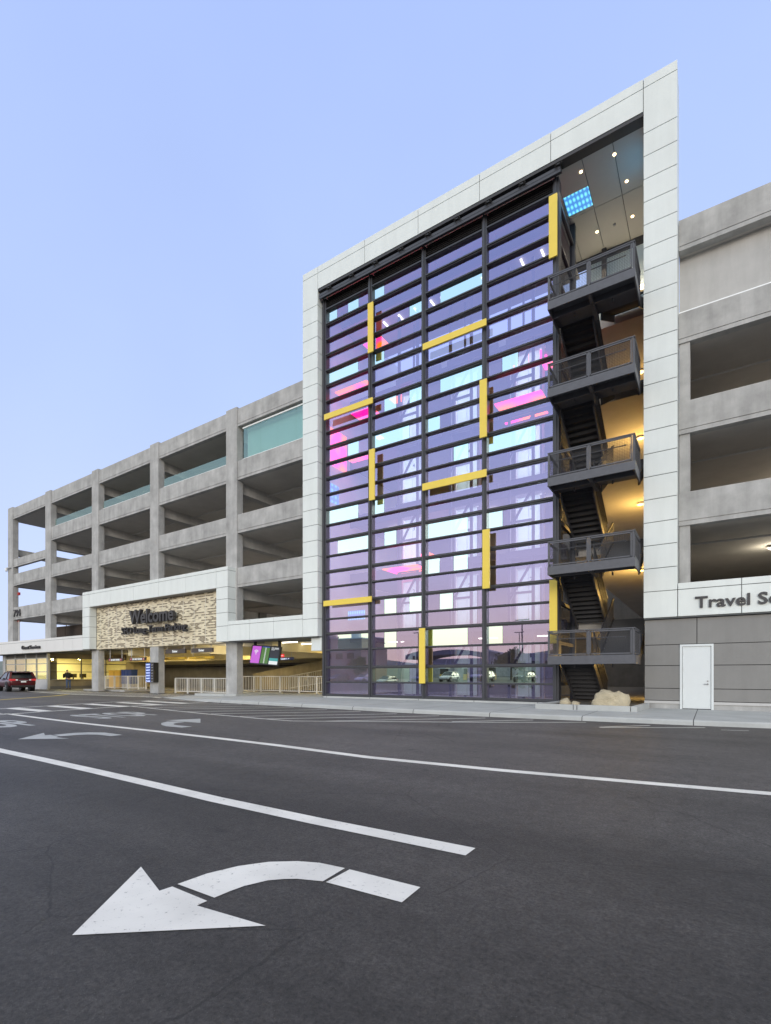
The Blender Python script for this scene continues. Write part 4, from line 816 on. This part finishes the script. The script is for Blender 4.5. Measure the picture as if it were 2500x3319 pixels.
for k, z in enumerate(FL[:-1] + [16.62]):
    lamp(-2.9 if k else -2.6, 7.5, z - .36, 'amber lamp on the garage ceiling behind the stair, deck %s from the ground' % ('first', 'second', 'third', 'fourth', 'fifth')[k], 170 if k < 4 else 50, (1, .60, .16), .18, 'lamp_amber', 'amber lamps behind the stair')
ld = bpy.data.lights.new('office_light', 'AREA'); ld.energy = 420; ld.size = 3; ld.color = (1, .88, .5); lo = bpy.data.objects.new('office_light', ld); COL.objects.link(lo); lo.parent = of; lo.location = (-1.6, 3, 3.0)

# ------------------------------------------------------------------ fill lamps added on the decks, lights inside the tower
dk = ('second', 'third', 'fourth', 'top')
for j in (1, 2):  # out-of-view lamps added to brighten the right wing
    lamp(3.5, 8, LV[j][0], 'added fill lamp deep in the right wing, %s deck' % dk[j], 95, (1, .84, .64))
for i, (a, b) in enumerate(bays):  # hidden lamps added to lift the dark deck ceilings
    for j in range(4):
        if (i in (2, ) and j in (0, 1)) or (i == 0): continue
        x = (a + b) / 2 + 2.6; y = 12.5 if j != 1 else 11
        lamp(x, y, sagz(x, LV[j][0]), 'added fill lamp in the left wing, %s bay from the far end, %s deck' % (('first', 'second', 'third', 'fourth', 'fifth')[i], dk[j]), 170, (1, .93, .84))
for k, z in enumerate([.2] + FL[:-1]):
    for xa, xb in ((-13.46, -12.5), (-10.45, -9.42), (-7.42, -6.42)):
        ld = bpy.data.lights.new('lift_light', 'AREA'); ld.shape = 'RECTANGLE'; ld.size = 1.3; ld.size_y = 2.5; ld.energy = (10, 32, 50, 55, 55)[k]; ld.color = (.93, 1, .97)
        lo = bpy.data.objects.new('lift_light', ld); COL.objects.link(lo); lo.parent = tw; lo.location = ((xa + xb) / 2 + 9.6, 2.9 - .5, z + 1.3); lo.rotation_euler = (R(-90), 0, 0)
for z in FL:
    ld = bpy.data.lights.new('lobby_light', 'AREA'); ld.energy = 45; ld.size = 2.5; ld.color = (1, .93, .85); lo = bpy.data.objects.new('lobby_light', ld); COL.objects.link(lo); lo.parent = tw; lo.location = (-1.5, 6, z - .45)
for x, y in ((-4.33, .97), (-2.86, 2.38), (-2.87, 4.23), (-4.31, 4.21), (-3.11, .97)):
    ld = bpy.data.lights.new('downlight_beam', 'SPOT'); ld.energy = 60; ld.spot_size = R(100); ld.color = (1, .8, .55); ld.shadow_soft_size = .05; lo = bpy.data.objects.new('downlight_beam', ld); COL.objects.link(lo); lo.parent = tw; lo.location = (x + 9.6, y - .5, 21.27)

# ------------------------------------------------------------------ screen fence and lamp post behind the office roof
fe = thing('screen_fence', 'dark brown slatted screen fence standing behind the white office fascia', 'fence', (-46, 3, 4.4))
for x0_, x1_ in ((-53.4, -50.4), (-50.3, -47.3), (-47.2, -44.3)): MB().box(x0_, x1_, 3, 3.05, 4.2, 5.83).build('slat_panel', 'fence_slat', fe)
for x in (-53.5, -50.35, -47.25, -44.25): MB().tube((x, 3.1, 4.1), (x, 3.1, 6.0), .04).build('post', 'steel', fe)
sl = thing('street_lamp', 'small distant lamp post seen between the far left garage columns', 'street lamp', (-73, 30, 0)); MB().tube((-73, 30, 0), (-73, 30, 5.6), .09, 8, .05).build('pole', 'steel', sl); MB().bar((-73, 30, 5.6), (-71.9, 30, 5.7), .25, .12).build('lamp_head', 'steel', sl)

# ------------------------------------------------------------------ cars
def make_car(name, label, paint, group=None):
    t = thing(name, label, 'car', (0, 0, 0), group)
    secs = [(-.97, .46, .74, .70), (-.95, .38, .98, .80), (-.82, .32, 1.05, .87), (-.4, .28, 1.05, .895), (.6, .26, 1.01, .9), (1.6, .26, .99, .9), (2.2, .27, 1.0, .9), (2.8, .30, .95, .87), (3.25, .36, .85, .80), (3.48, .44, .70, .66)]
    vs = []; n = 10
    for (x, zb, zt, w) in secs:
        h = zt - zb; half = [(w * .86, zb), (w * .97, zb + h * .22), (w, zb + h * .5), (w * .985, zb + h * .8), (w * .90, zt)]
        vs += [(x, y, z) for y, z in half] + [(x, -y, z) for y, z in half[::-1]]
    fs = [(n * i + k, n * i + (k + 1) % n, n * (i + 1) + (k + 1) % n, n * (i + 1) + k) for i in range(len(secs) - 1) for k in range(n)] + [tuple(range(n)), tuple(range(n * len(secs) - 1, n * len(secs) - n - 1, -1))]
    b = MB().add(vs, fs).build('body', paint, t, smooth=True); m = b.modifiers.new('sub', 'SUBSURF'); m.levels = m.render_levels = 2
    side = [(-.78, .98), (-.55, 1.28), (-.34, 1.47), (.5, 1.54), (1.35, 1.50), (1.75, 1.32), (2.35, .98)]; wid = [.80, .73, .66, .65, .65, .71, .80]
    vs = [(x, w, z) for (x, z), w in zip(side, wid)] + [(x, -w, z) for (x, z), w in zip(side, wid)]; q = len(side)
    MB().add(vs, [tuple(range(q)), tuple(range(2 * q - 1, q - 1, -1))] + [(i, i + 1, q + i + 1, q + i) for i in range(q - 1)] + [(q - 1, 0, q, 2 * q - 1)]).build('windows', 'car_glass', t)
    r = MB(); tv = []
    for (x, z, w) in ((-.52, 1.50, .58), (-.3, 1.545, .63), (.5, 1.585, .635), (1.38, 1.535, .62)):
        tv += [(x, -w, z - .035), (x, -w * .9, z), (x, w * .9, z), (x, w, z - .035)]
    r.add(tv, [(4 * i + k, 4 * i + k + 1, 4 * i + k + 5, 4 * i + k + 4) for i in range(3) for k in range(3)]); r.build('roof', paint, t, smooth=True)
    for sgn in (1, -1):
        p = MB(); p.bar((-.80, sgn * .81, .98), (-.36, sgn * .665, 1.50), .14, .12).bar((.38, sgn * .80, 1.0), (.42, sgn * .665, 1.52), .04, .07).bar((2.36, sgn * .80, .98), (1.36, sgn * .655, 1.51), .05, .06).bar((-.4, sgn * .67, 1.51), (1.38, sgn * .66, 1.51), .05, .05); p.build('pillars', paint, t)
        MB().bar((-.25, sgn * .56, 1.60), (1.2, sgn * .56, 1.60), .045, .035).box(-.2, -.1, sgn * .56 - .02, sgn * .56 + .02, 1.53, 1.6).box(1.05, 1.15, sgn * .56 - .02, sgn * .56 + .02, 1.53, 1.6).build('roof_rail', 'black', t)
        tl = MB().add([(-.985, sgn * .50, .86), (-.985, sgn * .50, .99), (-.96, sgn * .82, .84), (-.965, sgn * .82, 1.0), (-.72, sgn * .895, .90), (-.74, sgn * .89, 1.0)], [(0, 1, 3, 2), (2, 3, 5, 4)]).build('tail_light', 'brake_red', t)
        MB().add([(-.99, sgn * .36, .87), (-.99, sgn * .36, .95), (-.985, sgn * .5, .96), (-.985, sgn * .5, .87)], [(0, 1, 2, 3)]).build('reversing_light', 'white_paint_plain', tl)
        MB().add([(3.44, sgn * .45, .70), (3.40, sgn * .45, .80), (3.12, sgn * .76, .86), (3.16, sgn * .80, .72)], [(0, 1, 2, 3)]).build('headlight', 'white_paint_plain', t)
        MB().bar((1.85, sgn * .88, 1.02), (1.75, sgn * 1.02, 1.06), .12, .13).build('mirror', 'black', t)
        for x in (0, 2.62):
            MB().tube((x, sgn * .60, .385), (x, sgn * .912, .385), .415, 20).build('wheel_arch', 'black', t)
            w = MB().tube((x, sgn * .68, .335), (x, sgn * .93, .335), .335, 22).build('tyre', 'rubber', t, bevel=.02)
            rm = MB().tube((x, sgn * .925, .335), (x, sgn * .938, .335), .06, 10)
            for k in range(5): a = k * 2 * math.pi / 5; rm.bar((x, sgn * .936, .335), (x + .21 * math.cos(a), sgn * .936, .335 + .21 * math.sin(a)), .02, .06)
            rm.build('rim', 'steel', w)
    MB().box(-1.0, -.80, -.78, .78, .34, .50).build('bumper', 'black', t, bevel=.03)
    MB().box(-1.003, -.97, -.17, .17, .72, .83).build('number_plate', 'white_paint_plain', t)
    MB().box(-.62, -.42, -.6, .6, 1.475, 1.51).build('spoiler', paint, t)
    MB().box(-1.0, -.95, -.3, .3, .85, .89).build('badge_strip', 'steel', t)
    return t
car = make_car('parked_car', 'dark red crossover car stopped at the far left edge of the road', 'car_red'); car.location = (-45.9, -2.35, 0); car.rotation_euler = (0, 0, R(172))
# ------------------------------------------------------------------ the man at the counter
def skin_mesh(name, V, E, Rr, mat, parent, root=0):
    me = bpy.data.meshes.new(name); me.from_pydata(V, E, []); me.materials.append(M[mat]); o = bpy.data.objects.new(name, me); COL.objects.link(o); o.parent = parent
    sk = o.modifiers.new('skin', 'SKIN'); sk.use_smooth_shade = True
    for i, d in enumerate(me.skin_vertices[0].data): d.radius = Rr[i] if isinstance(Rr[i], tuple) else (Rr[i], Rr[i]); d.use_root = (i == root)
    sb = o.modifiers.new('sub', 'SUBSURF'); sb.levels = sb.render_levels = 2; return o
pe = thing('person', 'man in a black jacket and blue jeans leaning on the lit service counter', 'person', (0, 0, 0))
V = [(0, 0, .95), (.04, 0, 1.12), (.12, 0, 1.34), (.18, 0, 1.47), (.23, 0, 1.56), (.26, 0, 1.66), (.27, 0, 1.72), (.27, 0, 1.58)]; Rr = [.13, .12, .14, .06, .075, .095, .06, .07]; E = [(0, 1), (1, 2), (2, 3), (3, 4), (4, 5), (5, 6)]
V = V[:7]; Rr = Rr[:7]
for sgn in (1, -1):
    b = len(V); V += [(.0, sgn * .10, .88), (.03, sgn * .12, .50), (-.02, sgn * .13, .10), (.14, sgn * .14, .05), (.12, sgn * .2, 1.40), (.17, sgn * .27, 1.13), (.40, sgn * .20, 1.04), (.47, sgn * .18, 1.02)]
    Rr += [.10, .065, .045, .04, .065, .048, .034, .034]; E += [(0, b), (b, b + 1), (b + 1, b + 2), (b + 2, b + 3), (2, b + 4), (b + 4, b + 5), (b + 5, b + 6), (b + 6, b + 7)]
    for k, (dy, ln, r_) in enumerate(((-.033, .075, .009), (-.011, .088, .0095), (.011, .082, .009), (.032, .062, .008))):
        c = len(V); V += [(.50, sgn * .18 + dy, 1.015), (.50 + ln * .6, sgn * .18 + dy * 1.1, 1.012), (.50 + ln, sgn * .18 + dy * 1.15, .995)]; Rr += [r_, r_, r_ * .8]; E += [(b + 7, c), (c, c + 1), (c + 1, c + 2)]
    c = len(V); V += [(.46, sgn * .18 - sgn * .045, 1.01), (.50, sgn * .18 - sgn * .065, 1.005)]; Rr += [.011, .009]; E += [(b + 7, c), (c, c + 1)]
bd = skin_mesh('body', V, E, Rr, 'skin', pe)
fc = bpy.data.meshes.new('face'); 
JV = [(0, 0, .93), (.04, 0, 1.12), (.12, 0, 1.36), (.17, 0, 1.46)]; JR = [(.19, .16), (.17, .15), (.19, .17), .085]; JE = [(0, 1), (1, 2), (2, 3)]
for sgn in (1, -1):
    b = len(JV); JV += [(.12, sgn * .2, 1.41), (.17, sgn * .28, 1.13), (.38, sgn * .205, 1.045)]; JR += [.085, .07, .052]; JE += [(2, b), (b, b + 1), (b + 1, b + 2)]
skin_mesh('jacket', JV, JE, JR, 'jacket', pe)
PV = [(0, 0, .95)]; PR_ = [(.165, .15)]; PE = []
for sgn in (1, -1):
    b = len(PV); PV += [(0, sgn * .10, .84), (.03, sgn * .12, .50), (-.02, sgn * .13, .09)]; PR_ += [.115, .085, .068]; PE += [(0, b), (b, b + 1), (b + 1, b + 2)]
skin_mesh('jeans', PV, PE, PR_, 'jeans', pe)
for sgn in (1, -1): skin_mesh('shoe', [(-.06, sgn * .13, .05), (.05, sgn * .135, .05), (.17, sgn * .14, .04)], [(0, 1), (1, 2)], [.05, .05, .04], 'black', pe)
skin_mesh('hair', [(.21, 0, 1.60), (.235, 0, 1.68), (.27, 0, 1.725)], [(0, 1), (1, 2)], [.085, .098, .075], 'hair', pe)
pe.location = (-48.22, 2.3, .02); pe.rotation_euler = (0, 0, R(180))

# ------------------------------------------------------------------ across the road (seen mirrored in the glass): cars, toll canopy, trees, lamp posts, low buildings
index_kids()
spots = [(-66, -50, 100, 'car_silver'), (-61, -50, 95, 'car_white'), (-56, -51, 92, 'car_black'), (-51, -52, 90, 'car_white'), (-46, -52, 90, 'car_silver'), (-40, -52, 88, 'car_blue'), (-34, -51, 90, 'car_white'), (-28, -50, 92, 'car_silver'), (-22, -50, 95, 'car_black'), (-76, 3, 100, 'car_black'), (-74, 8, 95, 'car_silver')]
names = {'car_silver': 'silver', 'car_white': 'white', 'car_black': 'black', 'car_blue': 'blue'}
order = ('first', 'second', 'third', 'fourth', 'fifth', 'sixth', 'seventh', 'eighth', 'ninth', 'tenth', 'eleventh')
for k, (x, y, a, mt) in enumerate(spots):
    c = copy_tree(car); c.location = (x, y, 0); c.rotation_euler = (0, 0, R(a)); c['group'] = 'cars parked across the road'
    c['label'] = ('%s car parked across the road, %s from the left in its row' % (names[mt], order[k])) if k < 9 else '%s parked car half hidden beyond the left end of the office' % names[mt]
    for o in bpy.data.objects:
        if o.parent == c and o.name.split('.')[0] in ('body', 'roof', 'pillars', 'spoiler'):
            o.material_slots[0].link = 'OBJECT'; o.material_slots[0].material = M[mt]
tc_ = thing('toll_canopy', 'arched white toll canopy with slanted posts across the road', 'canopy', (-42, -70, 0))
ar = MB()
for k in range(16):
    x = -52 + k * 1.25; z = 4.2 + 1.6 * math.sin(math.pi * k / 16); x2 = x + 1.25; z2 = 4.2 + 1.6 * math.sin(math.pi * (k + 1) / 16); ar.add([(x, -73, z), (x2, -73, z2), (x2, -67, z2), (x, -67, z), (x, -73, z + .9), (x2, -73, z2 + .9), (x2, -67, z2 + .9), (x, -67, z + .9)], [(0, 3, 2, 1), (4, 5, 6, 7), (0, 1, 5, 4), (3, 7, 6, 2)] + ([(0, 4, 7, 3)] if k == 0 else []) + ([(1, 2, 6, 5)] if k == 15 else []))
ar.build('roof', 'tower_wall', tc_)
for x in (-50, -45, -40, -35): MB().tube((x, -69, 0), (x + 1.2, -69, 4.8), .12).build('post', 'white_paint_plain', tc_)
for k, x in enumerate((-49, -44, -39, -34.5)):
    t = thing('booth', 'yellow toll booth under the canopy, %s from the left' % order[k], 'booth', (x, -68, 0), 'booths under the toll canopy'); MB().box(x - .6, x + .6, -69, -67.4, 0, 1.1).build('base', 'yellow_paint', t); MB().box(x - .55, x + .55, -68.9, -67.5, 1.1, 2.2).build('windows', 'car_glass', t); MB().box(x - .8, x + .8, -69.2, -67.2, 2.2, 2.4).build('roof', 'white_paint_plain', t)
def tree(x, y, h, seed, label):
    random.seed(seed); t = thing('tree', label, 'tree', (x, y, 0), 'trees across the road')
    tr = MB().tube((x, y, 0), (x, y, h * .6), .22, 7, .12)
    for k in range(5): a = k * 1.26; tr.tube((x, y, h * (.35 + .05 * k)), (x + math.cos(a) * h * .25, y + math.sin(a) * h * .25, h * (.6 + .05 * k)), .09, 5, .03)
    tr.build('trunk', 'bark', t); c = MB(); cl_ = [(random.uniform(-.3, .3) * h, random.uniform(-.3, .3) * h, random.uniform(.45, .95) * h) for _ in range(11)]
    for _ in range(1500):
        q = random.choice(cl_); d = Vector((random.gauss(0, 1), random.gauss(0, 1), random.gauss(0, .8))) * h * .085; p = Vector((x + q[0], y + q[1], q[2])) + d
        u = Vector((random.uniform(-1, 1), random.uniform(-1, 1), random.uniform(-1, 1))).normalized() * .22; w = u.orthogonal() * .8; c.add([p - u, p + w, p + u, p - w], [(0, 1, 2, 3)])
    c.build('crown', 'foliage', t)
for k, (x, y, h) in enumerate(((-72, -62, 5), (-62, -64, 4.5), (-30, -66, 5.5), (-17, -64, 6), (-92, -40, 6), (-100, -30, 6))): tree(x, y, h, 20 + k, 'leafy green tree across the road, %s from the left' % order[k])
for k, (x, y, h) in enumerate(((-70, -45, 8), (-44, -58, 8.5), (-20, -42, 8), (-31, -75, 9))):
    t = thing('lamp_post', 'dark tall lamp post across the road, %s' % ('beside the leftmost cars', 'before the toll canopy', 'behind the rightmost cars', 'beyond the toll canopy')[k], 'lamp post', (x, y, 0), 'lamp posts across the road')
    MB().tube((x, y, 0), (x, y, h), .12, 8, .07).build('pole', 'dark_metal', t); MB().bar((x - .9, y, h), (x + .9, y, h + .05), .3, .12).build('lamp_head', 'dark_metal', t)
for k, (x, y, w, d, h, m_) in enumerate(((-95, -100, 26, 14, 11, 'building_far'), (-40, -130, 80, 15, 7, 'concrete'), (-120, -60, 20, 30, 9, 'infill'))):
    t = thing('low_building', ('brown low building with a roof tank across the road', 'long grey low building beyond the toll canopy', 'pale low building far to the left across the road')[k], 'building', (x, y, 0), 'low buildings across the road')
    MB().box(x - w / 2, x + w / 2, y - d / 2, y + d / 2, 0, h).build('wall', m_, t); MB().box(x - w / 2 - .2, x + w / 2 + .2, y - d / 2 - .2, y + d / 2 + .2, h, h + .3).build('roof', 'base_trim', t)
    for q in range(int(w / 4)): MB().box(x - w / 2 + 1 + q * 4, x - w / 2 + 3.4 + q * 4, y + d / 2, y + d / 2 + .05, h * .5, h * .5 + 1.6).build('window', 'car_glass', t)
    if k == 0: MB().tube((x + 6, y, h + .3), (x + 6, y, h + 3), 1.5, 14).build('tank', 'base_trim', t); MB().box(x - 9, x - 3, y - 3, y + 3, h + .3, h + 1.8).build('roof_plant', 'concrete_dark', t)

for x in (-4.6, -2.6):  # invented lamps, added only to brighten the soffit above
    MB().box(x - .15, x + .15, 5.1, 5.28, 18.68, 18.78).build('added_uplight', 'lamp_warm', tw)
    ld = bpy.data.lights.new('soffit_fill', 'AREA'); ld.energy = 13; ld.size = .3; ld.color = (1, .88, .68); lo = bpy.data.objects.new('soffit_fill', ld); COL.objects.link(lo); lo.parent = tw; lo.location = (x + 9.6, 4.6, 18.85); lo.rotation_euler = (R(180), 0, 0)
ld = bpy.data.lights.new('led_glow', 'AREA'); ld.energy = 6; ld.size = 1.2; ld.color = (.12, .55, 1); lo = bpy.data.objects.new('led_glow', ld); COL.objects.link(lo); lo.parent = tw; lo.location = (-2.07 + 9.6, 1.1, 20.3); lo.rotation_euler = (0, R(90), 0)
for (xa, xb, ya, yb, z) in ((-16.6, -15.2, 1.5, 2.3, 13.0), (-14.6, -14.25, 1.2, 1.9, 13.6), (-6.2, -5.45, 2.0, 2.7, 14.9), (-13.2, -11.4, 3.0, 3.6, 7.0), (-8.0, -6.4, 3.6, 4.2, 16.15)): MB().box(xa, xb, ya, yb, z, z + .03).build('led_ceiling_panel', 'led_pink', tw)
MB().box(-17.13, -17.11, .8, 2.4, 12.6, 14.6).build('led_wall_panel', 'led_pink', tw)

MB().box(-1.78, -1.6, 5.6, 33, .1, 16.4).build('added_partition', 'infill', gr)  # wall added to stop amber lamp light leaking into this wing
for j, (z0, z1) in enumerate(LV):
    pm = MB().tube((-47, 3.4, sagz(-47, z0 - .12)), (-18.2, 3.4, z0 - .12), .04, 8).tube((-47, 6.5, sagz(-47, z0 - .2)), (-18.2, 6.5, z0 - .2), .06, 8)
    pm.build('sprinkler_pipe', 'base_trim', gar)
    zr = ((6.62), (9.88), (13.12), (16.42))[j]
    MB().tube((-.9, 3.4, zr - .12), (9, 3.4, zr - .12), .04, 8).tube((4.2, 1.2, zr - .1), (4.2, 14, zr - .1), .04, 8).build('sprinkler_pipe', 'base_trim', gr)

MB().box(-49.3, -49.0, 8.0, 12, .06, 3.3).build('side_wall', 'cream_paint', of)
